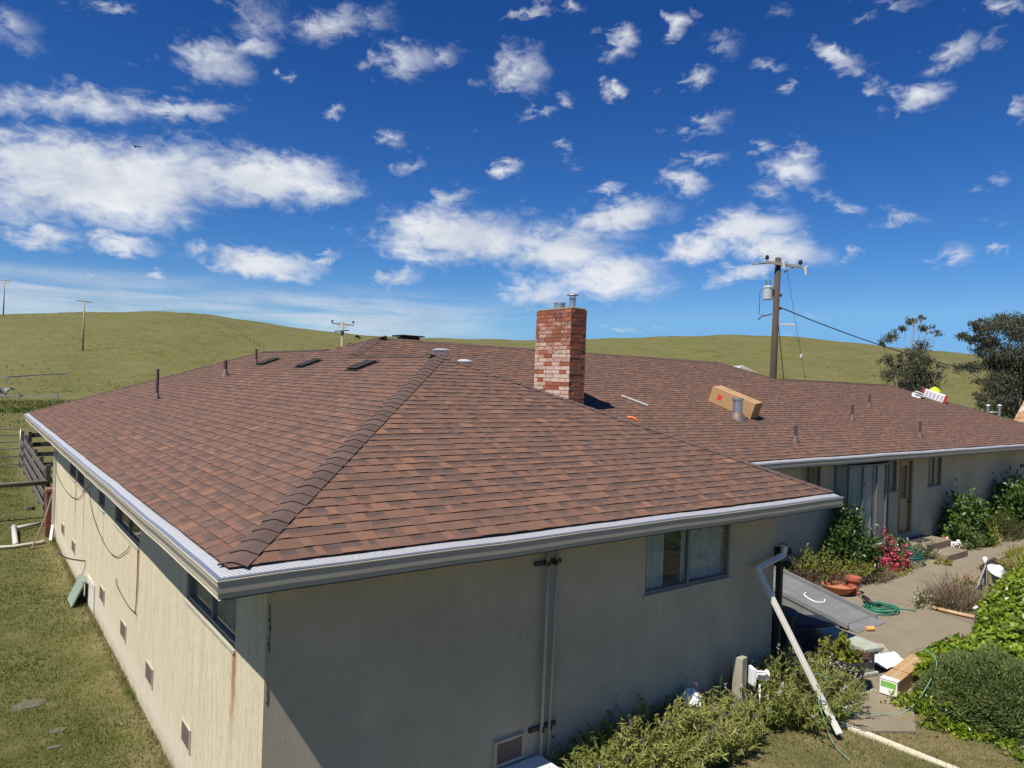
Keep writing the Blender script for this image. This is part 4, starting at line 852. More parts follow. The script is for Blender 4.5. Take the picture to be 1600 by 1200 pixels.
# ------------------------------------------------------------------ ramp
M_ramp = mat('grey_deck_paint', (.200, .203, .203), .8, 0, (.135, .138, .138), 3.5, 1.2, .2, 60, spec=.2)
rp = empty('wheelchair_ramp', (11.7, 2.4, PZ)); tag(rp, 'grey plywood wheelchair ramp with raised edges sloping onto the concrete path', 'ramp')
def rz_(y): return -2.70 + (y - 1.30) * .205
b = MB(); b.bar((11.72, 1.30, rz_(1.30)), (11.72, 3.70, rz_(3.70)), 1.04, .022); b.build('deck', M_ramp, rp)
b = MB(); b.bar((11.72, 1.02, PZ+.004), (11.72, 1.295, rz_(1.295)), 1.02, .012); b.build('lip', M_ramp, rp)
for xx in (11.19, 12.25):
    b = MB(); b.bar((xx, 1.18, rz_(1.18)+.05), (xx, 3.70, rz_(3.70)+.05), .042, .09); b.build('edge_rail', M_ramp, rp, bevel=.006)
    b = MB(); b.quad([(xx, 1.35, PZ+.004), (xx, 3.70, -2.56), (xx, 3.70, rz_(3.70)), (xx, 1.35, rz_(1.35))]); b.quad([(xx+.02, 1.35, PZ+.004), (xx+.02, 1.35, rz_(1.35)), (xx+.02, 3.70, rz_(3.70)), (xx+.02, 3.70, -2.56)]); b.build('skirt', M_ramp, rp)
b = MB()
for yy in (2.4, 3.5): b.b3(11.25, 12.2, yy, yy+.08, PZ, rz_(yy)-.03)
b.build('bearer', M_black, rp)
o = cable([(11.95, 2.05, rz_(2.05)+.02), (11.78, 1.98, rz_(1.98)+.02), (11.62, 2.08, rz_(2.08)+.02), (11.66, 2.30, rz_(2.3)+.02), (11.80, 2.36, rz_(2.36)+.03)], .012, 'cord_loop', M_white); tag(o, 'short loop of white cord lying on the grey ramp', 'cord')

# ------------------------------------------------------------------ pots, bench, bins, boxes on the path
M_terra = mat('terracotta', (.42, .16, .07), .8, 0, (.34, .12, .055), 8, 1)
M_pot = mat('black_pot', (.022, .022, .025), .4, 0, (.04, .04, .042), 6)
M_stone = mat('mossy_stone', (.42, .43, .36), .95, 0, (.24, .27, .19), 9, 1.1, .6, 40)
b = MB(); b.lathe([(.0, .01), (.19, .0), (.29, .12), (.32, .17), (.335, .19), (.31, .19), (.27, .13), (0, .12)], (13.35, 2.52, PZ), 28); o = b.build('terracotta_bowl', M_terra, None, smooth=True); tag(o, 'wide shallow terracotta bowl beside the foot of the grey ramp', 'planter')
b = MB(); b.lathe([(.0, .01), (.15, .0), (.15, .05), (.115, .07), (.115, .26), (.16, .30), (.16, .36), (.13, .36), (.1, .3), (0, .3)], (13.62, 2.34, PZ), 20); o = b.build('clay_pipe_pot', mat('red_clay', (.36, .10, .06), .8, 0, (.28, .08, .05), 8, 1), None, smooth=False); tag(o, 'upright red clay chimney-shaped pot standing right of the terracotta bowl', 'pot')
bp = (8.72, -.05); b = MB(); b.lathe([(0, .01), (.20, .0), (.215, .03), (.27, .36), (.30, .37), (.305, .45), (.27, .45), (.25, .38), (0, .37)], (*bp, PZ), 28); o = b.build('black_plant_pot', M_pot, None, smooth=False); tag(o, 'large round black plant pot in front of the stone bench', 'planter')
b = MB(); b.lathe([(0, .01), (.26, .0), (.28, .03), (.31, .55), (.335, .56), (.335, .60), (.29, .62), (0, .63)], (9.35, 1.45, PZ), 26); o = b.build('black_tub', M_pot, None, smooth=False); tag(o, 'round black lidded tub standing in shade behind the slanting downspout', 'tub')
stb = empty('stone_bench', (9.55, .33, PZ)); tag(stb, 'mossy pale stone garden bench beside the large black plant pot', 'bench')
rbn = Matrix.Rotation(R(-28), 3, 'Z'); bc = Vector((9.55, .33, PZ)); rben = Matrix.Rotation(R(76), 3, 'Z')
b = MB(); b.box(bc + Vector((0, 0, .42)), (.95, .38, .075), rben); b.build('seat', M_stone, stb, bevel=.02)
for sgn in (-1, 1):
    b = MB()
    for (zz, wx_, wy_, hh) in ((.03, .16, .34, .06), (.20, .10, .22, .28), (.35, .15, .32, .06)): b.box(bc + rben @ Vector((sgn*.34, 0, 0)) + Vector((0, 0, zz)), (wx_, wy_, hh), rben)
    b.build('leg', M_stone, stb, bevel=.015)
bn_ = empty('storage_bin', (9.75, 1.25, PZ)); tag(bn_, 'dark blue-black lidded storage bin standing left of the stone bench', 'bin')
M_bin = mat('blue_black_plastic', (.018, .026, .036), .45, 0, (.03, .04, .05), 5)
b = MB(); b.box((9.72, 1.22, PZ+.20), (.95, .42, .40), rbn); b.build('body', M_bin, bn_, bevel=.02)
b = MB(); b.box((9.72, 1.22, PZ+.425), (1.0, .47, .045), rbn); b.build('lid', M_bin, bn_, bevel=.015)
b = MB(); b.lathe([(0, .0), (.10, .0), (.13, .2), (.14, .21), (.12, .21), (0, .18)], (8.75, .55, PZ), 16); o = b.build('small_pot', mat('maroon_pot', (.10, .02, .025), .5), None); tag(o, 'small maroon pot tucked behind the large black plant pot', 'pot')
# long carton on the ground
A_, B_ = Vector((8.97, -.55, PZ)), Vector((10.35, -.37, PZ)); ax = (B_-A_); L3 = ax.length; ax.normalize(); wd = Vector((-ax.y, ax.x, 0)); rg = Matrix((ax, wd, Vector((0, 0, 1)))).transposed()
lc = empty('long_carton', A_); tag(lc, 'long brown carton with green and white end label on the concrete path', 'box')
ctr = (A_+B_)/2 + Vector((0, 0, .115)); b = MB(); b.box(ctr, (L3, .24, .22), rg); b.build('carton', M_card, lc, bevel=.006)
b = MB(); b.box(ctr - ax*(L3/2+.003), (.004, .225, .19), rg); b.box(ctr - ax*(L3/2-.06) + Vector((0, 0, .1125)), (.13, .225, .003), rg); b.build('label', M_white, lc)
b = MB(); b.box(ctr - ax*(L3/2+.006) + Vector((0, 0, .045)), (.003, .20, .08), rg); b.build('green_print', mat('green_print', (.10, .34, .04), .6, 0, (.25, .5, .1), 20, 1), lc)
b = MB(); b.box(ctr - ax*(L3/2-.50) + Vector((0, 0, .111)), (.012, .242, .004), rg); b.build('strap', M_black, lc)
M_tape = mat('parcel_tape', (.50, .36, .20), .35, 0, (.44, .31, .17), 8)
b = MB(); b.box(ctr + Vector((0, 0, .1115)), (L3*.98, .05, .003), rg); b.build('tape', M_tape, lc)
# white plastic sheet, crumpled
def crumple(name, c, sx_, sy_, h, m, rz=0, n=14, seed=1, fold=1.0):
    rr = np.random.default_rng(seed); ph = rr.uniform(0, 6.28, 8); V = []; F = []
    for i in range(n+1):
        for k in range(n+1):
            u, v = i/n - .5, k/n - .5
            z = abs(h * (math.sin(u*9+ph[0]+2*v) * .35 + math.sin(v*11+ph[1]-3*u) * .35 + math.sin((u+v)*17+ph[2]) * .2 + .5) * (1 - .7*abs(u)-.7*abs(v))) + rr.uniform(0, .1) * h
            x = u * sx_ * (1 + .18 * math.sin(v*7+ph[3])); y = v * sy_ * (1 + .2 * math.sin(u*6+ph[4]))
            V.append((c[0] + x*math.cos(rz) - y*math.sin(rz), c[1] + x*math.sin(rz) + y*math.cos(rz), c[2] + z))
    for i in range(n):
        for k in range(n): F.append((i*(n+1)+k, (i+1)*(n+1)+k, (i+1)*(n+1)+k+1, i*(n+1)+k+1))
    return npmesh(name, V, F, m)
M_sheet = mat('white_plastic', (.78, .80, .82), .35, 0, (.70, .73, .76), 4, .6)
o = crumple('plastic_sheet', (10.18, .0, PZ+.008), .66, .72, .16, M_sheet, R(20), seed=4); tag(o, 'crumpled white plastic sheet between the black pot and the long carton', 'sheet')
b = MB(); b.bar((10.35, .05, PZ+.02), (10.95, .52, PZ+.02), .13, .02); o = b.build('board_offcut', M_owood, None); tag(o, 'pale offcut board under the crumpled white plastic sheet', 'board')
b = MB(); rk = np.random.default_rng(5); b.lathe([(.02, -.10), (.09, -.09), (.13, -.03), (.12, .04), (.08, .09), (.03, .11), (0, .115)], (0, 0, 0), 12); b.v = [(x*(1+rk.uniform(-.3, .35)), y*(1+rk.uniform(-.3, .35)), z*(1+rk.uniform(-.25, .3))) for x, y, z in b.v]
o = b.build('plastic_bag', M_sheet); o.location = (5.78, .36, -2.36); tag(o, 'white plastic bag caught on top of the sage bush', 'bag')
# garden hose coil and reel fitting
M_hose = mat('green_hose', (.025, .20, .115), .45, 0, (.02, .15, .09), 8)
def coil(c, r0, r1, turns, r, m, name, zt=.12, seed=1):
    rr = np.random.default_rng(seed); pts = []
    for i in range(turns * 22):
        a = i * 2 * math.pi / 22; tt = i / (turns * 22); w_ = 1 + .10 * math.sin(a*.37 + seed) + rr.normal(0, .012)
        rad = (r0 + (r1 - r0) * abs(math.sin(tt * 7))) * w_; pts.append((c[0] + rad*math.cos(a)*1.12, c[1] + rad*math.sin(a)*.9, c[2] + r + zt * abs(math.sin(tt*9.3)) * (.4+.6*tt)))
    return pts
b = MB(); pts = coil((12.95, 1.45, PZ), .17, .33, 8, .013, M_hose, '', .10); pts += [(13.3, 1.32, PZ+.014), (13.45, 1.18, PZ+.014), (13.5, 1.02, PZ+.014)]; b.tube(pts, .012, 6); o = b.build('garden_hose', M_hose, None, smooth=True); tag(o, 'coiled green garden hose lying on the concrete near the ramp foot', 'hose')
hg = empty('hose_sprayer', (13.15, 1.85, PZ)); tag(hg, 'black hose spray wand lying across the coiled green hose', 'sprayer')
b = MB(); b.tube([(12.88, 1.60, PZ+.12), (13.02, 1.74, PZ+.12), (13.22, 1.92, PZ+.10)], [.03, .05, .045], 10); b.build('body', M_black, hg, smooth=True)
b = MB(); b.tube([(13.2, 1.9, PZ+.1), (13.45, 2.18, PZ+.2)], .008, 6); b.build('wand', mat('brass', (.5, .38, .15), .4, .8), hg)
b = MB(); pts = coil((17.55, 3.05, PZ+.05), .25, .50, 6, .013, M_hose, '', .30, 3); b.tube(pts, .013, 6); o = b.build('garden_hose', mat('teal_hose', (.015, .11, .10), .5), None, smooth=True); tag(o, 'dark teal hose heaped beside the concrete door steps', 'hose')
b = MB(); b.lathe([(0, 0), (.04, .0), (.04, .15), (0, .15)], (0, 0, 0), 14); o = b.build('snack_can', mat('printed_can', (.75, .55, .15), .4, 0, (.6, .12, .06), 14, 1.5), None); o.rotation_euler = (R(90), 0, R(60)); o.location = (11.47, 1.0, PZ+.045); tag(o, 'small colourful can lying at the foot of the ramp', 'can')
b = MB(); b.tube([(13.98, .93, PZ+.03), (14.06, .15, PZ+.03)], .035, 10); o = b.build('wooden_stake', mat('round_stake', (.50, .33, .18), .8, 0, (.42, .27, .14), 6, 1), None, smooth=True); tag(o, 'round tan wooden stake edging the dry planting bed', 'stake')
b = MB(); b.bar((7.62, -.68, -2.77), (7.72, -2.6, -2.80), .10, .05); b.bar((7.58, -.52, -2.77), (7.63, -.70, -2.77), .09, .045); o = b.build('edging_board', mat('cream_board', (.62, .57, .42), .7, 0, (.52, .47, .34), 5, .8), None); tag(o, 'long cream-painted board edging the dry lawn by the path', 'board')
# thin hose trailing from the lawn over the clipped shrub
o = cable([(6.75, -1.15, -2.73), (7.05, -.75, -2.71), (7.35, -.35, -2.2), (7.55, -.45, -2.25), (7.7, -.62, -2.6), (8.2, -.78, -2.72), (8.75, -.95, -2.70), (9.25, -1.05, -2.2), (9.6, -.72, -2.15), (9.75, -.5, -2.3)], .0055, 'thin_hose', mat('pale_green_hose', (.16, .32, .22), .5)); tag(o, 'thin pale green hose trailing from the dry lawn over the clipped grey-green shrub', 'hose')
# bed ornaments
orn = empty('garden_ornament', (17.0, .82, PZ)); tag(orn, 'white hat-shaped garden ornament at the edge of the ivy', 'ornament')
b = MB(); b.lathe([(.0, .0), (.20, .0), (.21, .015), (.11, .03), (.09, .10), (.06, .14), (0, .145)], (0, 0, 0), 22); o = b.build('brim', M_white, orn, smooth=True); o.location = (17.0, .82, PZ+.38); o.rotation_euler = (R(28), R(-18), 0); o.matrix_parent_inverse = wm(orn).inverted()
b = MB(); b.lathe([(.08, 0), (.10, .04), (.06, .12), (.09, .26), (.11, .33), (0, .36)], (17.0, .84, PZ), 14); b.build('base', M_stone, orn, smooth=True)
b = MB(); b.bar((15.3, .62, PZ+.22), (17.3, 1.15, PZ+.34), .035, .16); b.bar((15.35, .60, PZ), (15.35, .60, PZ+.25), .06, .06); b.bar((17.2, 1.10, PZ), (17.2, 1.10, PZ+.35), .06, .06); b.bar((16.3, .86, PZ), (16.3, .86, PZ+.3), .06, .06); o = b.build('bed_edging_board', mat('grey_plank', (.30, .29, .26), .9, 0, (.2, .19, .17), 6, 1, stretch=(1, 1, 6)), None); tag(o, 'weathered grey plank edging between dry bed and ivy', 'board')
b = MB(); b.lathe([(.0, 0), (.05, .01), (.035, .06), (.06, .12), (.03, .16), (0, .17)], (17.45, 1.22, PZ+.42), 12); o = b.build('white_figurine', M_white, None, smooth=True); tag(o, 'small white figurine on the end of the grey edging plank', 'figurine'); o.location.z = -.02
b = MB(); b.tube([(13.85, .12, PZ), (13.85, .10, PZ+.25), (13.80, .08, PZ+.30), (13.72, .1, PZ+.28)], [.02, .016, .03, .02], 8); o = b.build('white_sprinkler', M_white, None, smooth=True); tag(o, 'small white sprinkler riser at the ivy edge near the stake', 'sprinkler')
o = crumple('white_cloth_bundle', (20.75, 3.25, PZ+.0), .75, .5, .26, M_white, .3, seed=12); tag(o, 'white cloth bundle with red and blue trim right of the door steps', 'cloth')
b = MB(); b.bar((20.42, 3.25, PZ+.32), (20.52, 3.15, PZ+.05), .08, .05); o = b.build('red_cloth', M_red, None); tag(o, 'small red cloth strip hanging from the white bundle by the steps', 'cloth')
b = MB(); b.b3(13.15, 13.75, 3.60, 3.70, -2.66, -2.42); o = b.build('wall_vent', M_room, house)
# ------------------------------------------------------------------ foliage builders
def leaves(name, C_, D_, L_, Wd, tint_, m, parent=None, fold=.25, up=None, seed=0):
    """one folded diamond leaf (two triangles sharing the midrib) per centre"""
    rr = np.random.default_rng(seed + 77); C_ = np.asarray(C_, float); n = len(C_); D_ = np.asarray(D_, float); D_ /= np.linalg.norm(D_, axis=1, keepdims=True) + 1e-9
    ref = rr.normal(size=(n, 3)) if up is None else np.asarray(up, float) + rr.normal(size=(n, 3)) * .35
    s = np.cross(D_, ref); s /= np.linalg.norm(s, axis=1, keepdims=True) + 1e-9; nn = np.cross(s, D_)
    L_ = np.broadcast_to(L_, n)[:, None]; Wd = np.broadcast_to(Wd, n)[:, None]
    base = C_ - D_ * L_ * .5; tip = C_ + D_ * L_ * .5 - nn * L_ * .12; a = C_ - s * Wd * .5 + nn * Wd * fold; b_ = C_ + s * Wd * .5 + nn * Wd * fold
    V = np.stack([base, a, tip, b_], 1).reshape(-1, 3); i = np.arange(n)[:, None] * 4
    F = np.concatenate([i + np.array([[0, 2, 1]]), i + np.array([[0, 3, 2]])], 1).reshape(-1, 3)
    return npmesh(name, V, F, m, parent, {'tint': np.repeat(np.clip(tint_, 0, 1), 4)})
def twigs(name, segs, m, parent=None, n=4):
    b = MB()
    for pts, r in segs: b.tube(pts, r, n, cap=False)
    return b.build(name, m, parent)
M_bark = mat('shrub_bark', (.12, .085, .055), .9, 0, (.2, .15, .10), 12, 1)
M_drystem = mat('dry_stem', (.24, .18, .11), .9, 0, (.14, .10, .065), 14, 1)
LM = dict(
    glossy=leafmat('glossy_leaf', [(0, (.014, .034, .007)), (.5, (.048, .100, .017)), (1, (.120, .190, .032))], .35, .25, .6),
    ivy=leafmat('ivy_leaf', [(0, (.036, .068, .005)), (.45, (.105, .172, .010)), (.8, (.215, .280, .018)), (1, (.32, .37, .04))], .38, .3, .5),
    grey=leafmat('grey_green_leaf', [(0, (.060, .088, .026)), (.5, (.135, .175, .052)), (1, (.235, .28, .095))], .7, .4, .2),
    sage=leafmat('sage_leaf', [(0, (.105, .13, .034)), (.4, (.24, .275, .066)), (.75, (.36, .385, .108)), (1, (.47, .44, .16))], .65, .45, .2),
    yellow=leafmat('yellow_green_leaf', [(0, (.06, .08, .012)), (.5, (.17, .20, .025)), (1, (.36, .34, .05))], .55, .35),
    olive=leafmat('olive_leaf', [(0, (.026, .032, .008)), (.5, (.070, .078, .020)), (1, (.13, .13, .04))], .6, .25),
    brown=leafmat('brown_leaf', [(0, (.06, .025, .02)), (.5, (.14, .07, .045)), (1, (.27, .19, .12))], .8, .2),
    pink=leafmat('pink_petal', [(0, (.45, .02, .09)), (.5, (.72, .06, .17)), (1, (.85, .25, .32))], .5, .4),
    purple=leafmat('purple_petal', [(0, (.10, .03, .13)), (.5, (.20, .07, .24)), (1, (.34, .18, .36))], .6, .3),
    white=leafmat('white_petal', [(0, (.6, .58, .5)), (1, (.85, .83, .75))], .6, .3),
    euc=leafmat('eucalypt_leaf', [(0, (.036, .042, .022)), (.5, (.092, .098, .056)), (1, (.18, .178, .112))], .55, .25, .3),
    grass=leafmat('grass_blade', [(0, (.040, .072, .008)), (.35, (.090, .132, .016)), (.62, (.150, .168, .030)), (.82, (.225, .190, .075)), (1, (.33, .265, .13))], .6, .35, .25))
def shrub(name, label, c, rad, n, ll, lw, m, seed, cat='shrub', clumps=26, lumpy=.22, up=.5, stems=10, group=None, tint_mu=.5, flowers=None, parent_only=False):
    """rounded leafy shrub: clumps of leaves over an uneven body, twigs inside"""
    rr = np.random.default_rng(seed); c = np.array(c, float); rad = np.array(rad, float)
    d = rr.normal(size=(clumps, 3)); d[:, 2] = np.abs(d[:, 2]) * 1.0 - .25; d /= np.linalg.norm(d, axis=1, keepdims=True)
    cr_ = rr.uniform(.55, 1.0 + lumpy, clumps); cc = d * cr_[:, None]
    k = rr.integers(0, clumps, n); pos = cc[k] + rr.normal(size=(n, 3)) * rr.uniform(.08, .22, n)[:, None]
    pos[:, 2] = np.where(pos[:, 2] < -.05, -pos[:, 2] * .4, pos[:, 2])
    out = pos / (np.linalg.norm(pos, axis=1, keepdims=True) + 1e-6); D = out + rr.normal(size=(n, 3)) * .7 + np.array([0, 0, up])
    P_ = c + pos * rad; tn = np.clip(tint_mu + rr.normal(0, .2, n) + (rr.random(clumps)[k] - .5) * .4, 0, 1)
    root = empty(name, tuple(c)); tag(root, label, cat, group)
    leaves('foliage', P_, D, rr.uniform(.7, 1.25, n) * ll, rr.uniform(.7, 1.2, n) * lw, tn, LM[m], root, seed=seed, up=out)
    segs = []
    for i in range(stems):
        e_ = c + cc[i % clumps] * rad * .85; mid = (c + e_) / 2 + rr.normal(size=3) * rad * .12; segs.append(([tuple(c + np.array([rr.normal() * .04, rr.normal() * .04, -.05])), tuple(mid), tuple(e_)], [.016, .011, .005]))
    twigs('stem', segs, M_bark, root)
    if flowers:
        fm, fn, fs = flowers; q = rr.integers(0, n, fn); fp = P_[q] + out[q] * .03
        fp = np.repeat(fp, 5, 0) + rr.normal(size=(fn * 5, 3)) * fs * .4; fo = leaves('flower', fp, rr.normal(size=(fn * 5, 3)) + np.array([0, 0, .6]), fs, fs * .75, rr.random(fn * 5), LM[fm], root, seed=seed + 1); tag(fo, kind='stuff')
    return root
def wispy(name, label, c, rad, n, h, m, seed, leaf=(.07, .016), per=16, cat='plant', stemm=None, lean=.35, spikes=None, tint_mu=.5, bare=.1, group=None, fill=0):
    """many fine arching stems with narrow leaves (sage, dry perennials)"""
    rr = np.random.default_rng(seed); root = empty(name, tuple(c)); tag(root, label, cat, group); segs = []; LP = []; LD = []; SP = []; SD = []
    for i in range(n):
        a = rr.uniform(0, 6.283); q = math.sqrt(rr.random()); b0 = np.array([c[0] + rad[0] * q * math.cos(a) * .8, c[1] + rad[1] * q * math.sin(a) * .8, c[2]])
        ln = h * rr.uniform(.55, 1.1) * (1 - .35 * q * q); dr_ = np.array([math.cos(a) * lean * (q + .2), math.sin(a) * lean * (q + .2), 1.0]) + rr.normal(size=3) * .13; dr_ /= np.linalg.norm(dr_)
        bend = np.array([rr.normal() * .18, rr.normal() * .18, -.12]) * ln; pts = [b0, b0 + dr_ * ln * .5 + bend * .2, b0 + dr_ * ln + bend]
        segs.append(([tuple(q_) for q_ in pts], [.006, .0045, .0025]))
        for k in range(per):
            s_ = bare + (1 - bare) * (k + rr.random()) / per; pp = pts[0] * (1-s_)**2 + 2 * pts[1] * s_ * (1-s_) + pts[2] * s_**2; LP.append(pp + rr.normal(size=3) * .015); LD.append(dr_ * .5 + rr.normal(size=3) * .8)
        if spikes and rr.random() < spikes[1]:
            for k in range(14): s_ = k / 14; SP.append(pts[2] + (dr_ * .9 + np.array([.1, 0, -.25 * s_])) * s_ * spikes[2] + rr.normal(size=3) * .009); SD.append(rr.normal(size=3))
    twigs('stem', segs, stemm or M_drystem, root, 3); LP = np.array(LP); nL_ = len(LP)
    if nL_: leaves('foliage', LP, LD, rr.uniform(.7, 1.3, nL_) * leaf[0], rr.uniform(.8, 1.2, nL_) * leaf[1], np.clip(tint_mu + rr.normal(0, .2, nL_), 0, 1), LM[m], root, seed=seed)
    if SP: fo = leaves('flower_spike', SP, SD, .022, .014, rr.random(len(SP)), LM[spikes[0]], root, seed=seed + 3); tag(fo, kind='stuff')
    return root

# ------------------------------------------------------------------ planting beside the path
GZ = -2.80
wispy('sage_bush', 'broad pale green sage bush with purple spikes growing along the front wall', (4.85, .16, GZ-.05), (1.25, .50), 430, .80, 'sage', 21, (.115, .021), 22, 'bush', lean=.45, spikes=('purple', .06, .22), tint_mu=.66)
wispy('sage_bush', 'pale green sage bush between the white cabinet and the sprawling sage', (4.05, .24, GZ-.08), (.45, .28), 110, .60, 'sage', 22, (.11, .02), 22, 'bush', lean=.4, spikes=('purple', .08, .14), tint_mu=.55)
wispy('sage_bush', 'pale green sage bush in the front lawn corner left of the garden post', (5.85, .05, GZ-.05), (.65, .42), 260, .70, 'sage', 23, (.115, .021), 22, 'bush', lean=.5, spikes=('purple', .08, .24), tint_mu=.64)
wispy('sage_bush', 'dense green sage bush behind the slanting downspout right of the garden post', (7.50, .02, GZ-.05), (.85, .62), 420, .92, 'sage', 24, (.11, .020), 24, 'bush', lean=.5, spikes=('white', .10, .14), tint_mu=.52)
for k, (x, hh, lb) in enumerate(((3.98, .55, 'leftmost dark weed standing against the shaded front wall'), (4.75, .50, 'dark weed clump against the shaded front wall behind the sage'), (5.55, .62, 'tall dark weed against the shaded front wall near the white bag'), (6.25, .45, 'dark weed against the shaded front wall beside the garden tap'), (6.98, .72, 'dark weed against the shaded front wall right of the garden post'))):
    wispy('wall_weed', lb, (x, .40, GZ-.1), (.16, .06), 16, hh + .25, 'olive', 40 + k, (.07, .02), 12, 'weed', lean=.3, tint_mu=.3, group='weeds along the front wall')
shrub('potted_shrub', 'yellow-green succulent shrub growing in the large black pot', (8.68, -.02, PZ+.40), (.24, .24, .26), 800, .085, .055, 'yellow', 31, 'shrub', 20, stems=8, tint_mu=.5)
shrub('succulent_rosettes', 'orange-brown succulents on the right rim of the black pot', (8.86, -.20, PZ+.42), (.14, .13, .11), 320, .06, .04, 'brown', 32, 'succulent', 9, stems=2, tint_mu=.75)
# bed along the house wall
shrub('camellia_bush', 'tall dark glossy green bush in front of the bow window', (15.05, 3.22, PZ), (.62, .46, 1.42), 4200, .11, .06, 'glossy', 33, 'bush', 46, up=.2, stems=16, tint_mu=.55)
wispy('tall_herb', 'tall straggly yellow-green plant with bare stems beside the ramp', (13.55, 3.10, PZ-.02), (.60, .42), 90, 1.05, 'yellow', 34, (.075, .035), 10, 'plant', lean=.25, bare=.55, tint_mu=.55)
wispy('tall_herb', 'yellow-green herb with dry stems between ramp bowl and tall bush', (14.55, 2.80, PZ-.02), (.50, .22), 70, .72, 'yellow', 35, (.07, .035), 10, 'plant', lean=.25, bare=.5, tint_mu=.7)
wispy('dry_perennial', 'reddish brown dry plant at the top edge of the ramp', (13.05, 3.30, PZ-.02), (.40, .30), 90, .62, 'brown', 36, (.06, .022), 10, 'plant', lean=.3, bare=.3, tint_mu=.35)
wispy('dry_perennial', 'brown dried plant standing behind the terracotta bowl', (13.75, 2.72, PZ-.02), (.42, .22), 110, .55, 'brown', 37, (.05, .018), 9, 'plant', lean=.3, bare=.25, tint_mu=.5)
wispy('dry_perennial', 'low straw-coloured dry plant at the bed edge by the path', (15.25, 2.62, PZ-.02), (.75, .2), 130, .32, 'brown', 38, (.06, .018), 9, 'plant', lean=.6, bare=.1, tint_mu=.9)
shrub('ground_cover', 'low yellow-green ground cover on the bed edge beside the path', (16.25, 2.68, PZ), (.8, .22, .16), 900, .06, .03, 'yellow', 39, 'plant', 26, stems=4, tint_mu=.55)
shrub('flowering_bush', 'bush covered in bright pink flowers left of the door steps', (16.75, 3.05, PZ), (.52, .36, .62), 1500, .07, .035, 'glossy', 50, 'bush', 26, stems=8, tint_mu=.5, flowers=('pink', 120, .085))
shrub('flowering_bush', 'yellow-green bush with cream flowers against the wall left of the steps', (17.25, 3.38, PZ), (.55, .30, .78), 1500, .08, .035, 'yellow', 51, 'bush', 26, stems=8, tint_mu=.55, flowers=('white', 40, .05))
wispy('lily_clump', 'strappy dark green clump with pale pink blooms on the door step', (18.55, 3.15, PZ), (.35, .25), 60, .62, 'glossy', 52, (.16, .02), 6, 'plant', lean=.6, spikes=('white', .3, .12), tint_mu=.5)
shrub('hydrangea_bush', 'rounded bright green bush against the wall right of the door steps', (21.65, 3.22, PZ), (.95, .48, 1.22), 3600, .13, .085, 'glossy', 53, 'bush', 40, up=.2, stems=12, tint_mu=.85, flowers=('white', 10, .08))
shrub('dark_bush', 'large glossy dark bush with bright upper leaves at the right edge', (26.4, 3.22, PZ), (1.75, .55, 1.62), 6500, .15, .08, 'glossy', 54, 'bush', 60, up=.2, stems=16, tint_mu=.62)
shrub('olive_bush', 'low dark olive bush in front of the large glossy bush', (23.9, 2.98, PZ), (1.05, .45, .72), 4200, .06, .022, 'olive', 55, 'bush', 46, stems=10, tint_mu=.6)
shrub('silver_bush', 'grey-green bush behind the white cloth bundle', (21.35, 2.98, PZ), (.65, .3, .62), 1700, .07, .022, 'grey', 56, 'bush', 26, stems=8, tint_mu=.6)
shrub('ground_cover', 'bright yellow-green flowering clump right of the silver bush', (22.3, 2.86, PZ), (.55, .22, .42), 1100, .07, .035, 'yellow', 57, 'plant', 22, stems=5, tint_mu=.75)
shrub('ground_cover', 'dry tan clump along the path past the white bundle', (20.6, 2.92, PZ), (.5, .14, .2), 500, .06, .018, 'brown', 58, 'plant', 18, stems=5, tint_mu=.9)
shrub('ground_cover', 'small yellow-flowered clump at the foot of the lower step', (18.35, 2.45, PZ), (.28, .14, .14), 300, .06, .03, 'yellow', 59, 'plant', 12, stems=3, tint_mu=.8)
# island bed
wispy('dry_bush', 'leafless brown dry bush behind the round stake', (14.55, .72, PZ-.02), (.48, .40), 210, .92, 'brown', 60, (.03, .008), 6, 'bush', lean=.45, bare=.3, tint_mu=.5)
shrub('low_weeds', 'low dark green weeds spreading onto the path left of the dry bush', (14.35, 1.12, PZ), (.55, .28, .24), 700, .06, .025, 'olive', 61, 'weeds', 20, stems=4, tint_mu=.7, flowers=('white', 14, .03))
shrub('low_flowers', 'low yellow-green plant with a few red flowers behind the dry bush', (15.75, 1.05, PZ), (.5, .25, .30), 700, .06, .03, 'yellow', 62, 'plant', 18, stems=4, tint_mu=.5, flowers=('pink', 14, .05))
shrub('red_leaf_plant', 'small dark red-leaved plant at the far end of the edging plank', (18.7, 1.55, PZ), (.45, .22, .32), 700, .05, .025, 'brown', 63, 'plant', 16, stems=4, tint_mu=.12)
shrub('yellow_shrub', 'yellow-green feathery shrub at the far edge of the ivy', (19.2, 1.10, PZ), (.85, .35, .55), 1500, .08, .02, 'yellow', 64, 'shrub', 24, stems=6, tint_mu=.8)
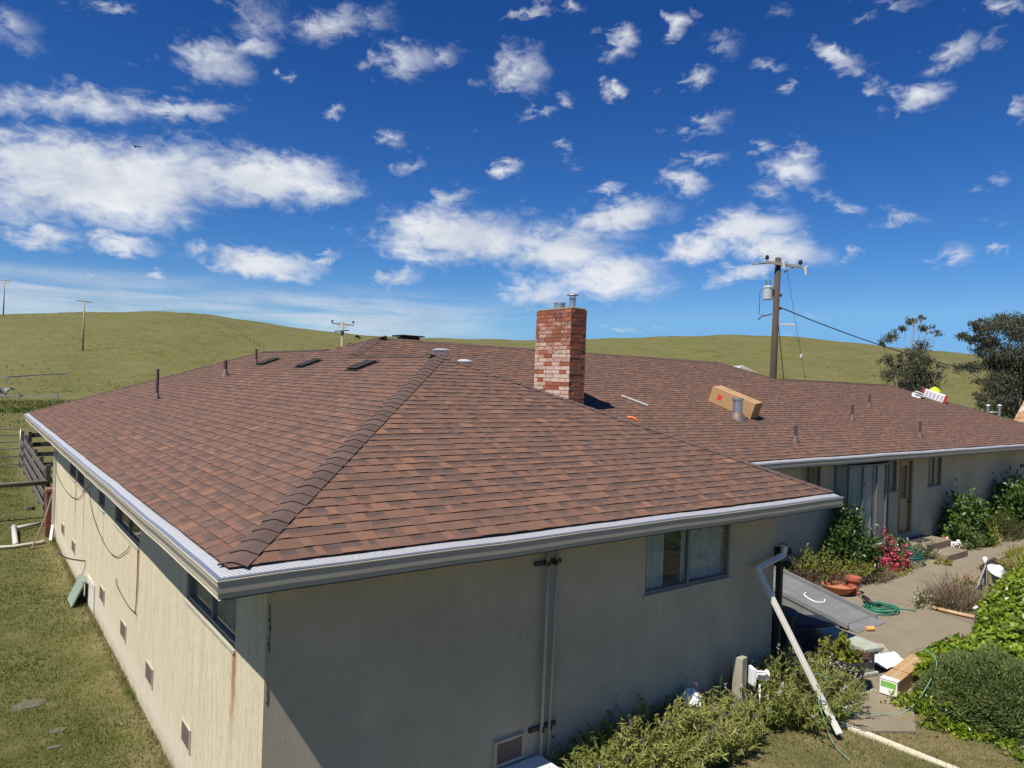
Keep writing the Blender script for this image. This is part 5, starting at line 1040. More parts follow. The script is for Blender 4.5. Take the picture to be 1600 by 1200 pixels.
# ivy blanket over a low bank
def ivy_h(x, y):
    # rises from the path edge (about y = -0.4 + ...) towards the bank
    e = (x - 9.0) * .19 - .75 - .2 * math.sin(x * 1.1)
    d = e - y
    if d < 0: return None
    return PZ + .95 * (1 - math.exp(-d * 1.15)) + .10 * math.sin(x * 2.3) * math.sin(y * 2.9) + .06 * math.sin(x * 5.1 + y * 4)
rr = np.random.default_rng(70); LP = []; LN = []
while len(LP) < 26000:
    x = rr.uniform(9.6, 20.5); y = rr.uniform(-4.2, 1.6)
    if x < 13 and y < -.95 - (13 - x) * .02 and x < 10.3: continue
    h = ivy_h(x, y)
    if h is None: continue
    if rr.random() > 1.25 - (x - 9) / 16: continue
    LP.append((x, y, h + rr.normal() * .045)); LN.append((rr.normal() * .5 - .25, rr.normal() * .5 + .1, 1.0))
LP = np.array(LP); LN = np.array(LN); LD = np.cross(LN, rr.normal(size=LN.shape)); LD[:, 2] -= .35
ivy = empty('ivy_bank', (13, -1, PZ)); tag(ivy, 'thick bright green ivy covering the bank along the path', 'ivy')
clv = np.sin(LP[:, 0] * 3.1) * np.sin(LP[:, 1] * 3.7) * .14
leaves('foliage', LP, LD, rr.uniform(.075, .125, len(LP)), rr.uniform(.065, .10, len(LP)), .62 + clv + rr.normal(0, .2, len(LP)), LM['ivy'], ivy, up=LN, seed=70)
b = MB(); gx = np.linspace(10.35, 20.6, 46); gy = np.linspace(-4.4, 1.6, 30)
hh = [[(ivy_h(x, y) or PZ - .1) - .10 for y in gy] for x in gx]
for i in range(45):
    for k in range(29): b.quad([(gx[i], gy[k], hh[i][k]), (gx[i+1], gy[k], hh[i+1][k]), (gx[i+1], gy[k+1], hh[i+1][k+1]), (gx[i], gy[k+1], hh[i][k+1])])
b.build('stem_mat', mat('ivy_stems', (.022, .035, .008), .95, 0, (.045, .05, .02), 8, 1), ivy, smooth=True)
# clipped grey-green shrub
rr = np.random.default_rng(71); n = 30000; d = rr.normal(size=(n, 3)); d[:, 2] = np.abs(d[:, 2]); d /= np.linalg.norm(d, axis=1, keepdims=True)
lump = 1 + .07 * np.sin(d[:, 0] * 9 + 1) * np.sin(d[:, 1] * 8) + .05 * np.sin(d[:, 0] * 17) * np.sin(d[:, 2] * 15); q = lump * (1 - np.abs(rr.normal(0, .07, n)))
hc = np.array([9.72, -1.62, PZ - .05]); hr_ = np.array([1.05, .88, .82]); rot_ = R(-28)
pp = d * q[:, None] * hr_; px_ = pp[:, 0] * math.cos(rot_) - pp[:, 1] * math.sin(rot_); py_ = pp[:, 0] * math.sin(rot_) + pp[:, 1] * math.cos(rot_)
hp = np.stack([px_, py_, pp[:, 2]], 1) + hc; hd = hp - hc; hd /= np.linalg.norm(hd, axis=1, keepdims=True)
hedge = empty('clipped_shrub', tuple(hc)); tag(hedge, 'large rounded clipped grey-green shrub in front of the ivy', 'shrub')
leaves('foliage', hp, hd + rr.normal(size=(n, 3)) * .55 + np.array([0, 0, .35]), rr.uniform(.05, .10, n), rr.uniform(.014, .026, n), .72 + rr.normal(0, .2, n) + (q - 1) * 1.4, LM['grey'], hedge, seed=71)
b = MB(); b.lathe([(.98, 0), (.97, .3), (.82, .6), (.55, .82), (.2, .93), (0, .95)], (0, 0, 0), 24)
o = b.build('inner_twigs', mat('inner_twigs', (.04, .05, .02), .95, 0, (.07, .075, .032), 10, 1), hedge, smooth=True); o.matrix_parent_inverse = Matrix.Identity(4); o.scale = tuple(hr_ * .86); o.rotation_euler = (0, 0, rot_)
shrub('ground_cover', 'bright green leafy edge at the foot of the clipped shrub', (8.90, -1.35, PZ-.02), (.34, .62, .24), 1300, .07, .045, 'ivy', 72, 'plant', 30, stems=3, tint_mu=.7)
shrub('ground_cover', 'bright green leafy patch between the long carton and the ivy', (10.75, -.42, PZ-.02), (.42, .20, .18), 500, .06, .04, 'ivy', 73, 'plant', 14, stems=2, tint_mu=.8)
shrub('ground_cover', 'bright green leaves along the lower edge of the clipped shrub', (9.1, -2.35, PZ-.05), (.55, .40, .18), 900, .07, .045, 'ivy', 74, 'plant', 22, stems=2, tint_mu=.65)

# ------------------------------------------------------------------ lawn blades
def pn(x, y, s, ph):
    return (np.sin(x * s + ph) * np.sin(y * s * .83 + ph * 2.1) + .5 * np.sin(x * s * 2.3 + y * s * 1.7 + ph) + .35 * np.sin(x * s * 4.7 - y * s * 3.9 + ph * 3)) / 1.4
def blades(name, label, X, Y, h, w_, tn, seed, cat='grass'):
    rr = np.random.default_rng(seed); n = len(X); Z = np.array([base_z(x) for x in X]) - .01
    a = rr.uniform(0, 6.283, n); sd_ = np.stack([np.cos(a), np.sin(a), np.zeros(n)], 1); ln = np.stack([rr.normal(0, .55, n), rr.normal(0, .55, n), np.ones(n)], 1) * h[:, None]
    B0 = np.stack([X, Y, Z], 1); V = np.stack([B0 - sd_ * w_[:, None], B0 + sd_ * w_[:, None], B0 + ln], 1).reshape(-1, 3); F = np.arange(3 * n).reshape(-1, 3)
    o = npmesh(name, V, F, LM['grass'], None, {'tint': np.repeat(np.clip(tn, 0, 1), 3)}); tag(o, label, cat, kind='stuff'); return o
rr = np.random.default_rng(80); n = 95000
Yl = 2.5 + 40 * rr.random(n) ** 1.9; Xl = rr.uniform(-3.2, WO - .02, n)
dry = pn(Xl, Yl, .9, 1.0) * .5 + .55 * np.clip((Xl + .45) / .9, 0, 1) * np.clip(pn(Xl, Yl, .55, 2.4) + .55, 0, 1.2)
dry = dry + .55 * np.exp(-((Xl - .25) ** 2 / .25 + (Yl - 6.3) ** 2 / 1.1)) + .4 * np.exp(-((Xl - .1) ** 2 / .3 + (Yl - 12.6) ** 2 / 1.2)) - .5 * np.exp(-((Xl + .15) ** 2 / .12 + (Yl - 7.6) ** 2 / .35))
keep = rr.random(n) > np.clip((Xl - .15) / .5, 0, .75); Xl, Yl, dry = Xl[keep], Yl[keep], dry[keep]; n = len(Xl)
blades('lawn_grass', 'rough mown lawn grass along the sunlit left wall', Xl, Yl, rr.uniform(.02, .065, n) * (1 + .4 * pn(Xl, Yl, 1.7, .3)), rr.uniform(.004, .009, n) * (1 + Yl / 30), .33 + .36 * dry + rr.normal(0, .15, n), 81)
n = 46000; Xd = rr.uniform(3.0, 12.0, n); Yd = -.3 - 4.2 * rr.random(n) ** 1.2 + .06 * (Xd - 6)
ok = ~((Xd > 7.75) & (Yd > -.75 - (Xd - 7.75) * 1.1 + .0)) & ~((Xd > 8.9) & (Yd > -2.0)); Xd, Yd = Xd[ok], Yd[ok]; n = len(Xd)
blades('lawn_grass', 'dry yellowing lawn grass in front of the sage bushes', Xd, Yd, rr.uniform(.02, .06, n), rr.uniform(.003, .007, n), .66 + .25 * pn(Xd, Yd, 2.1, .4) + rr.normal(0, .16, n), 82)
n = 9000; Xt = rr.uniform(-8, 22, n); Yt = rr.uniform(76, 97, n) - .25 * Xt
blades('tall_grass', 'band of tall rank grass along the pasture fence', Xt, Yt, rr.uniform(.15, .55, n), rr.uniform(.05, .12, n), .60 + .25 * pn(Xt, Yt, .35, 1) + rr.normal(0, .14, n), 83)
n = 26000; aa = R(-8) + rr.random(n) * R(38); rd = 62 + 60 * rr.random(n); Xp = CAM.x + rd * np.sin(aa); Yp = CAM.y + rd * np.cos(aa)
blades('pasture_tufts', 'short tufty pasture grass beyond the yard', Xp, Yp, rr.uniform(.05, .14, n), rr.uniform(.03, .08, n), .58 + .25 * pn(Xp, Yp, .3, 2) + rr.normal(0, .12, n), 84)
n = 34000; aa = R(-6) + rr.random(n) * R(84); rd = 116 + 215 * rr.random(n) ** 1.3; Xp = CAM.x + rd * np.sin(aa); Yp = CAM.y + rd * np.cos(aa)
kp = (pn(Xp, Yp, .06, .7) + rr.normal(0, .6, n)) > -.1; Xp, Yp = Xp[kp], Yp[kp]; n = len(Xp); Zp = np.array([ground_z(x, y) for x, y in zip(Xp, Yp)]) - .02
ag = rr.uniform(0, 6.283, n); wd_ = rr.uniform(.10, .42, n)[:, None]; sdd = np.stack([np.cos(ag), np.sin(ag), np.zeros(n)], 1) * wd_; B0 = np.stack([Xp, Yp, Zp], 1); hh_ = np.stack([rr.normal(0, .05, n), rr.normal(0, .05, n), rr.uniform(.04, .12, n)], 1)
o = npmesh('hillside_tufts', np.stack([B0 - sdd, B0 + sdd, B0 + hh_], 1).reshape(-1, 3), np.arange(3 * n).reshape(-1, 3), LM['grass'], None, {'tint': np.repeat(np.clip(.60 + .22 * pn(Xp, Yp, .05, 2) + rr.normal(0, .15, n), .34, .9), 3)}); tag(o, 'scattered grass tufts mottling the hillside', 'grass', kind='stuff')
n = 4200; Yw = 2.5 + 15 * rr.random(n); Xw = WO - .015 - np.abs(rr.normal(0, .05, n))
blades('wall_foot_grass', 'ragged longer grass along the foot of the left wall', Xw, Yw, rr.uniform(.02, .10, n) * (1 + .5 * pn(Xw, Yw, 2.3, 1)), rr.uniform(.004, .008, n), .74 + .25 * pn(Xw, Yw, 1.4, 2) + rr.normal(0, .15, n), 86)
for i, (x, y, a, bb, lb) in enumerate(((-.66, 6.14, .26, .20, 'flat grey stone slab sunk in the lawn, farthest of three'), (-.42, 5.14, .12, .10, 'small flat stone in the lawn, middle of three'), (-.50, 4.70, .10, .05, 'thin dark stone in the lawn, nearest of three'), (.28, 21.6, .15, .12, 'pale boulder in the grass near the board fence'))):
    b = MB(); rk = np.random.default_rng(90 + i); n_ = 11; hh_ = .014 if i < 3 else .11
    r1 = [(x + a * math.cos(k*6.283/n_) * rk.uniform(.85, 1.12), y + bb * math.sin(k*6.283/n_) * rk.uniform(.85, 1.12)) for k in range(n_)]
    b.quad([(x + (p_[0]-x)*.8, y + (p_[1]-y)*.8, -3.05 + hh_ + rk.uniform(-.004, .004)) for p_ in r1])
    for k in range(n_):
        q, q2 = r1[k], r1[(k+1) % n_]; b.quad([(*q, -3.10), (*q2, -3.10), (x + (q2[0]-x)*.8, y + (q2[1]-y)*.8, -3.05 + hh_), (x + (q[0]-x)*.8, y + (q[1]-y)*.8, -3.05 + hh_)])
    o = b.build('lawn_stone', mat('field_stone', (.125, .11, .07), .95, 0, (.085, .078, .05), 9, 1, .6, 40), None); tag(o, lb, 'stone')

# ------------------------------------------------------------------ left yard: fence, gate, rail, pipes, pier
M_grey = mat('grey_boards', (.15, .135, .11), .9, 0, (.085, .078, .065), 5, 1, .5, 30, stretch=(2, 2, 2))
M_tube = mat('gate_tube', (.50, .47, .40), .5, .4, (.36, .34, .29), 6, .8)
def board_fence(label, pts, post_h, rails, m, w_=.13, th=.035, pr=.06, name='board_fence', zoff=0.0):
    root = empty(name, (*pts[0], ground_z(*pts[0]))); tag(root, label, 'fence')
    for (x, y) in pts:
        b = MB(); z = ground_z(x, y); b.box((x, y, z + post_h/2 - .1), (pr*2, pr*2, post_h + .2), Matrix.Rotation(random.uniform(-.2, .2), 3, 'Z')); b.build('post', m, root)
    for k in range(len(pts) - 1):
        (x0, y0), (x1, y1_) = pts[k], pts[k+1]; dd = Vector((x1-x0, y1_-y0, 0)).normalized(); sdv = Vector((-dd.y, dd.x, 0)) * (pr + th/2)
        for rh in rails:
            b = MB(); b.bar(Vector((x0, y0, ground_z(x0, y0) + rh + random.uniform(-.02, .02))) + sdv, Vector((x1, y1_, ground_z(x1, y1_) + rh + random.uniform(-.02, .02))) + sdv, th, w_); b.build('board', m, root)
    return root
board_fence('weathered grey board fence running away beside the pipe rail', [(.62, 20.2), (.63, 22.7), (.645, 25.2), (.66, 27.8), (.68, 30.3)], 1.55, (.30, .66, 1.02, 1.36), M_grey, .17)
board_fence('short grey board fence panel next to the tube gate', [(.66, 30.6), (.68, 33.0)], 1.6, (.35, .75, 1.15), M_grey, .17)
board_fence('dark board fence crossing behind the house end', [(.80, 30.5), (2.6, 30.3), (4.6, 30.1)], 1.75, (.35, .8, 1.2, 1.6), M_dark, .18)
gt = empty('tube_gate', (-2.4, 33.0, -3.05)); tag(gt, 'pale metal tube gate standing in the grass beyond the board fence', 'gate')
for k, zz in enumerate((.12, .48, .82, 1.12, 1.42, 1.68)):
    b = MB(); b.tube([(-3.6, 32.9, -3.05+zz), (.60, 33.1, -3.05+zz)], .024, 8); b.build('rail', M_tube, gt, smooth=True)
for xx in (-3.6, .60):
    b = MB(); b.tube([(xx, 33.0, -3.0), (xx, 33.0, -1.36)], .026, 8); b.build('upright', M_tube, gt, smooth=True)
pr_ = empty('pipe_rail', (.55, 20.1, -3.05)); tag(pr_, 'thick lichen-marked horizontal rail fixed to the near fence post', 'rail')
b = MB(); b.tube([(-3.2, 19.6, -2.02), (.60, 20.08, -2.0)], .075, 12); b.build('rail', mat('lichen_rail', (.30, .29, .21), .85, 0, (.17, .16, .12), 5, 1), pr_, smooth=True)
b = MB(); b.tube([(-3.1, 19.6, -3.1), (-3.1, 19.6, -1.9)], .07, 10); b.build('post', M_grey, pr_, smooth=True)
b = MB(); b.box((.62, 20.02, -2.85), (.09, .09, .06)); b.build('foot_cap', M_white, pr_)
M_pvc = mat('dull_pvc', (.56, .53, .45), .5, 0, (.44, .42, .35), 6, .8)
for (pp_, r_, lb) in (([(-1.6, 16.3, -3.0), (-.36, 16.13, -3.0), (.2, 16.32, -3.0), (.28, 16.45, -3.0)], .042, 'long pale pipe lying on the lawn, nearest of the three'), ([(-.33, 16.25, -2.97), (-.27, 18.40, -2.93)], .062, 'thicker pale pipe lying across the end of the longer pipe'), ([(-.24, 18.35, -2.97), (.40, 18.80, -2.97)], .048, 'short pale pipe lying farthest back on the lawn')):
    b = MB(); b.tube(pp_, r_, 10); o = b.build('pale_pipe', M_pvc, None, smooth=True); tag(o, lb, 'pipe', 'pale pipes on the lawn')
b = MB(); b.tube([(-.03, 15.75, -3.03), (.28, 16.3, -2.35), (.46, 16.85, -1.85)], .02, 7); o = b.build('wooden_stick', M_drystem, None); tag(o, 'thin wooden stick leaning against the brick pier', 'stick')
pier = empty('brick_pier', (.52, 17.35, -3.05)); tag(pier, 'short red brick pier at the far end of the left wall', 'pier')
b = MB(); b.b3(.375, .665, 17.145, 17.535, -3.2, -1.86); b.build('core', M_mort, pier)
me_cache = {}
for c in range(16):
    for s_ in range(2):
        z0 = -3.1 + c * .078; rows = [(.36, .515), (.525, .68)] if c % 2 == s_ else [(.36, .44), (.45, .60), (.61, .68)]
        for (a, e_) in rows: 
            y0 = 17.13 if s_ == 0 else 17.45
            P8 = [(x, y, z) for z in (z0 + .005, z0 + .072) for y in (y0, y0 + .1) for x in (a, e_)]
            npmesh('brick', P8, BF, mbk, pier, {'tint': [random.random() * .5] * 8, 'wash': [.0] * 8})
    for (y0, y1_) in ((17.235, 17.335), (17.345, 17.445)):
        P8 = [(x, y, z) for z in (z0 + .005, z0 + .072) for y in (y0, y1_) for x in (.36, .42)]; npmesh('brick', P8, BF, mbk, pier, {'tint': [random.random() * .5] * 8, 'wash': [.0] * 8})
b = MB(); b.b3(.34, .70, 17.11, 17.57, -1.852, -1.78); b.build('cap', mat('pier_cap', (.24, .12, .07), .9, 0, (.17, .09, .055), 8), pier)
b = MB(); b.bar((.50, 17.0, -.3), (.50, 17.0, -2.75), .06, .05, (1, 0, 0)); b.bar((.50, 17.0, -2.72), (.40, 16.3, -2.98), .06, .05); b.build('downspout', M_dsp, house)
gb = empty('green_cover', (.36, 10.3, -3.05)); tag(gb, 'pale green metal cover leaning on the wall by the hatch', 'cover')
M_gb = mat('pale_green_paint', (.26, .32, .24), .6, 0, (.19, .24, .18), 5, .8)
b = MB(); rt = Matrix.Rotation(R(24), 3, 'Y'); b.box((.36, 10.62, -2.80), (.03, .62, .50), rt); b.build('panel', M_gb, gb, bevel=.004)
b = MB(); b.box((.47, 10.62, -2.60), (.12, .60, .02), rt); b.b3(.40, .52, 10.92, 10.94, -3.05, -2.62); b.build('rim', M_gb, gb)
shrub('yard_bush', 'yellow-green bush behind the brick pier at the house end', (.95, 19.1, -3.05), (.42, .5, 1.05), 900, .09, .05, 'yellow', 95, 'bush', 22, stems=6, tint_mu=.5)

# ------------------------------------------------------------------ pasture: rail fences, cattle, hill fence
board_fence('far pale rail fence in the pasture at the left', [(-6, 121), (3.4, 118.5), (7.6, 120.5), (11, 122)], 1.35, (1.0,), M_tube, .16, .05, .10, 'rail_fence')
board_fence('near pale rail fence in the tall pasture grass', [(-5, 97), (3.7, 95.0), (7.4, 94.0)], 1.25, (.78,), M_tube, .17, .05, .10, 'rail_fence')
def cow(label, x, y, rz, m, scale=1.0, patch=None, graze=True):
    z = ground_z(x, y); root = empty('cow', (x, y, z), rz); tag(root, label, 'cow', 'cattle in the pasture')
    me = bpy.data.meshes.new('body'); vs = []; es = []; rd_ = []
    def ch(pts, frm=None):
        pv = frm
        for (q, r_) in pts:
            vs.append(q); rd_.append(r_); i = len(vs) - 1
            if pv is not None: es.append((pv, i))
            pv = i
        return pv
    ch([((0, 0, 1.02), .36)]); hip = ch([((-.55, 0, 1.05), .34)], 0); sh_ = ch([((.55, 0, 1.02), .34)], 0)
    if graze: ch([((.95, 0, .85), .20), ((1.2, 0, .52), .13), ((1.34, 0, .28), .12), ((1.45, 0, .12), .08)], sh_)
    else: ch([((.95, 0, 1.22), .20), ((1.25, 0, 1.35), .14), ((1.5, 0, 1.22), .10), ((1.62, 0, 1.15), .08)], sh_)
    for sy in (-1, 1):
        ch([((-.62, .18*sy, .78), .15), ((-.58, .19*sy, .50), .085), ((-.68, .19*sy, .38), .065), ((-.64, .19*sy, .05), .055)], hip)
        ch([((.58, .17*sy, .70), .12), ((.60, .18*sy, .42), .075), ((.58, .18*sy, .05), .055)], sh_)
    ch([((-.90, 0, 1.15), .04), ((-.98, 0, .7), .02), ((-.98, 0, .42), .035)], hip)
    me.from_pydata(vs, es, []); o = bpy.data.objects.new('body', me); COL.objects.link(o); o.parent = root
    md = o.modifiers.new('skin', 'SKIN'); sv = me.skin_vertices[0].data
    for i, r_ in enumerate(rd_): sv[i].radius = (r_, r_)
    sv[0].use_root = True; md2 = o.modifiers.new('sub', 'SUBSURF'); md2.levels = 1; md2.render_levels = 1
    me.materials.append(m); root.scale = (scale,) * 3
    b = MB()
    for sy in (-1, 1): b.tube([(1.18 if graze else 1.22, .10*sy, .62 if graze else 1.45), (1.16 if graze else 1.2, .24*sy, .66 if graze else 1.44)], [.05, .02], 6)
    e_ = b.build('ear', m); e_.parent = root; e_.matrix_parent_inverse = Matrix.Identity(4)
    return root
M_cowb = mat('black_hide', (.012, .011, .010), .7, 0, (.02, .018, .016), 3)
M_cowp = mat('black_white_hide', (.02, .02, .024), .7, 0, (.55, .53, .48), 1.1, 3.5)
def gp(azd, r): return CAM.x + r * math.sin(R(azd)), CAM.y + r * math.cos(R(azd))
cow('black cow grazing on the hillside right of the small power pole', *gp(25.1, 232), R(20), M_cowb)
cow('black cow just above the roof edge beside the small power pole', *gp(24.55, 190), R(200), M_cowb)
cow('black and white cow at the left edge behind the rail fence', *gp(1.9, 113), R(-12), M_cowp, 1.0, graze=False)
hf = empty('hill_fence', (*gp(11, 320), ground_z(*gp(11, 320)))); tag(hf, 'thin post fence climbing over the left hilltop', 'fence')
M_post = mat('far_post', (.13, .11, .075), .9)
fpts = [(9.9, 322), (10.6, 322), (11.2, 320)] + [(11.2 + 7.0 * k / 30, 320 - 148 * (k / 30) ** .75) for k in range(1, 31)]
for (a, r) in fpts:
    x, y = gp(a, r); z = ground_z(x, y); b = MB(); b.box((x, y, z + .5), (.07, .07, 1.2)); b.build('post', M_post, hf)
b = MB()
for k in range(len(fpts) - 1):
    (x0, y0), (x1, y1_) = gp(*fpts[k]), gp(*fpts[k+1])
    for hh_ in (.6, 1.15): b.bar((x0, y0, ground_z(x0, y0) + hh_), (x1, y1_, ground_z(x1, y1_) + hh_), .02, .02)
b.build('wire', M_post, hf)
# bird
b = MB(); b.tube([(-.18, 0, 0), (-.05, 0, .02), (.12, 0, .03), (.22, 0, .04)], [.01, .05, .055, .015], 8); b.quad([(.1, .03, .04), (-.06, .03, .03), (-.16, .45, .16), (-.05, .46, .17)]); b.quad([(-.06, -.03, .03), (.1, -.03, .04), (-.05, -.46, .17), (-.16, -.45, .16)]); b.quad([(-.17, .02, 0), (-.17, -.02, 0), (-.30, -.06, 0), (-.30, .06, 0)])
o = b.build('bird', M_black, None); o.location = (7.6, 51.0, 17.0); o.rotation_euler = (R(25), R(10), R(60)); tag(o, 'small dark bird flying in front of the big left cloud', 'bird')

# ------------------------------------------------------------------ power poles and wires
M_pole = mat('tarred_pole', (.045, .027, .018), .85, 0, (.095, .058, .038), 7, 1, .5, 25, stretch=(5, 5, .6))
M_polel = mat('bleached_pole', (.36, .31, .21), .85, 0, (.24, .2, .13), 5, 1, stretch=(4, 4, .5))
M_ins = mat('insulator', (.02, .02, .022), .3); M_porc = mat('porcelain', (.62, .62, .60), .3, 0, (.5, .5, .48), 5)
BX, BY = 28.05, 13.72; BT = 7.62; lean = Vector((.10, -.02, 0))
up_ = empty('utility_pole', (BX, BY, -2.9)); tag(up_, 'tall dark wooden utility pole with transformer behind the house', 'utility pole')
tp_ = Vector((BX, BY, -2.9)) + lean
b = MB(); b.tube([(BX, BY, -3.2), Vector((BX, BY, 2)) + lean*.5, Vector((BX, BY, BT)) + lean], [.18, .155, .13], 14); b.build('pole', M_pole, up_, smooth=True)
adir = Vector((.80, -.60, 0)); tpt = Vector((BX, BY, BT)) + lean
rv = Vector((.794, -.606, 0)); fv = Vector((.607, .795, 0))
ca = tpt + Vector((0, 0, -.30)) - fv * .2
b = MB(); b.bar(ca - rv * .62 + Vector((0, 0, .06)), ca + rv * 1.0 + Vector((0, 0, -.12)), .10, .12); b.build('crossarm', mat('grey_arm', (.30, .28, .24), .8, 0, (.2, .18, .15), 5), up_)
for s_, dz in ((-.58, .22), (.95, .05)):
    b = MB(); b.lathe([(.02, -.12), (.02, 0), (.09, .02), (.10, .09), (.06, .13), (.085, .15), (.05, .2), (0, .21)], ca + rv * s_ + Vector((0, 0, dz - .05)), 12); b.build('insulator', M_ins, up_, smooth=True)
for s_, z0 in ((.12, .12), (1.12, -.1)):
    b = MB(); c_ = ca + rv * s_ + Vector((0, 0, z0)) - fv * .16; b.tube([c_, c_ + rv * .04 + Vector((0, 0, -.38))], [.075, .055], 10); b.tube([c_ + Vector((0, 0, -.02)), c_ + rv * .10 + Vector((0, 0, -.03))], .05, 8); b.build('fuse_cutout', M_porc, up_, smooth=False)
b = MB(); b.tube([ca - rv * .62, ca - rv * 1.25 + Vector((0, 0, -.06))], .035, 8); b.build('strain_insulator', mat('green_grey', (.16, .19, .17), .4), up_, smooth=True)
b = MB(); b.bar(ca + rv * .72 + Vector((0, 0, -.10)), ca + Vector((0, 0, -.45)) + rv * .1, .03, .06); b.build('brace', M_polel, up_)
tr_ = tpt - rv * .42 + Vector((0, 0, -1.62)); b = MB(); b.lathe([(0, -.32), (.20, -.32), (.215, -.30), (.215, .20), (.235, .21), (.235, .26), (.15, .32), (0, .33)], tr_, 20); tx = b.build('transformer', mat('transformer_grey', (.52, .54, .54), .4, .2, (.42, .44, .44), 5, .8), up_, smooth=False)
for s_ in (-.09, .09):
    b = MB(); b.lathe([(.035, .28), (.05, .33), (.03, .38), (.045, .43), (.028, .48), (.04, .53), (.02, .62), (0, .63)], tr_ + rv * s_, 10); b.build('bushing', mat('bushing_glaze', (.10, .14, .13), .3), tx, smooth=True)
b = MB(); b.box(tr_ + rv * .26, (.1, .14, .3), Matrix.Rotation(R(-37), 3, 'Z')); b.build('bracket', M_dark, tx)
b = MB(); b.tube([tr_ - rv*.24 + Vector((0, 0, .15)), tr_ - rv*.36 + Vector((0, 0, .1)), tr_ - rv*.36 + Vector((0, 0, -1.0)), tr_ - rv*.10 + Vector((0, 0, -1.05))], .015, 6); b.tube([tr_ + Vector((0, 0, -.98)) + rv*.2, tr_ - rv*.25 + Vector((0, 0, -1.10)), tr_ - rv*.40 + Vector((0, 0, -1.25))], .03, 6); b.build('service_head', M_dark, up_, smooth=True)
b = MB(); lp = Vector((BX, BY, 4.55)) + lean*.8; b.tube([lp + rv*.15, lp + rv*.35 + Vector((0, 0, .02))], .02, 6); b.box(lp + rv * .58 + Vector((0, 0, .02)), (.55, .18, .09), Matrix.Rotation(R(-37), 3, 'Z')); b.build('street_lamp_head', M_porc, up_)
for zz in (5.9, 5.3):
    b = MB(); b.box(Vector((BX, BY, zz)) + lean*.9 + rv*.17, (.10, .12, .12)); b.build('clamp', M_dark, up_)
def pole(label, azd, r, ztop, m, arm, wd_=.16, ins=True):
    x, y = gp(azd, r); z = ground_z(x, y); root = empty('power_pole', (x, y, z)); tag(root, label, 'utility pole', 'distant power poles')
    b = MB(); b.tube([(x, y, z - .3), (x, y, ztop)], [wd_ * 1.15, wd_ * .8], 10); b.build('pole', m, root, smooth=True)
    fx = Vector((x - CAM.x, y - CAM.y, 0)).normalized(); rx = Vector((fx.y, -fx.x, 0)); c_ = Vector((x, y, ztop - .25))
    b = MB(); b.bar(c_ - rx * arm + Vector((0, 0, .04)), c_ + rx * arm - Vector((0, 0, .10)), .12, .16); b.build('crossarm', m, root)
    if ins:
        for s_ in (-1, 1):
            b = MB(); b.lathe([(.03, 0), (.03, .16), (.14, .2), (.15, .32), (.06, .4), (0, .42)], c_ + rx * arm * s_ * .95 + Vector((0, 0, .02)), 10); b.build('insulator', M_ins, root, smooth=True)
        for s_ in (-1, 1): b = MB(); b.bar(c_ + rx * arm * s_ * .5, c_ + Vector((0, 0, -.7)), .05, .05); b.build('brace', m, root)
        c2 = c_ + Vector((0, 0, -.85)); b = MB(); b.bar(c2 - rx * .95 - Vector((0, 0, .12)), c2 + rx * .8 + Vector((0, 0, .1)), .10, .13); b.build('crossarm', M_pole, root)
        b = MB(); b.box(c2 + Vector((0, 0, -.25)) - fx * .2, (.3, .3, .5)); b.build('equipment_box', M_dark, root)
    return root, c_, rx
pB, cB, rB = pole('pale power pole with two dark crossarm insulators rising behind the roof', 23.95, 92.5, 8.25, M_polel, 1.35, .17)
pole('slim pale power pole standing alone on the hillside', 6.45, 158, 14.1, M_polel, 1.25, .15, False)
pole('small far power pole on the hilltop at the left edge', 1.95, 262, 26.6, M_polel, 1.6, .17, False)
M_wire = mat('wire', (.03, .03, .032), .5)
def wire(label, a, e_, sag, r=.012, nm='power_line', n=20, group=None):
    a, e_ = Vector(a), Vector(e_); b = MB(); b.tube([a.lerp(e_, k/n) - Vector((0, 0, sag * 4 * (k/n) * (1 - k/n))) for k in range(n+1)], r, 5); o = b.build(nm, M_wire, None, smooth=True); tag(o, label, 'cable', group); return o
wire('upper overhead wire from the pale pole to the transformer pole', cB + rB * 1.28 + Vector((0, 0, .4)), ca - rv * 1.25 + Vector((0, 0, -.06)), .9, .0035)
wire('lower overhead wire from the pale pole to the transformer pole', cB - rB * 1.28 + Vector((0, 0, .4)), tpt + Vector((0, 0, -.7)), 1.2, .0035)
def at(px, py, d):
    return CAM + d * (cf + cr * ((px - 800) / 1122.15) - cu * ((py - 600) / 1122.15))
wire('thick black service cable sagging from the transformer pole toward the trees', Vector((BX, BY, 5.35)) + lean*.8 + rv*.17, at(1512, 577, 45), .25, .028, 'service_cable')
wire('black guy cable running from the pole lamp down behind the roof', lp + rv*.12 + Vector((0, 0, .1)), (32.6, 15.2, -2.9), .05, .018, 'guy_wire')
wire('thin guy wire from the crossarm down to the right', ca + rv * .35 + Vector((0, 0, -.3)), (37.5, 16.5, -2.9), .05, .008, 'guy_wire')
b = MB(); gq = ca.lerp(Vector((37.5, 16.5, -2.9)), .38); b.lathe([(0, -.14), (.05, -.1), (.06, 0), (.05, .1), (0, .14)], gq + rv * .2 + Vector((0, 0, -.18)), 10); o = b.build('guy_insulator', M_porc, None, smooth=True); tag(o, 'small white insulator on the thin guy wire', 'insulator')

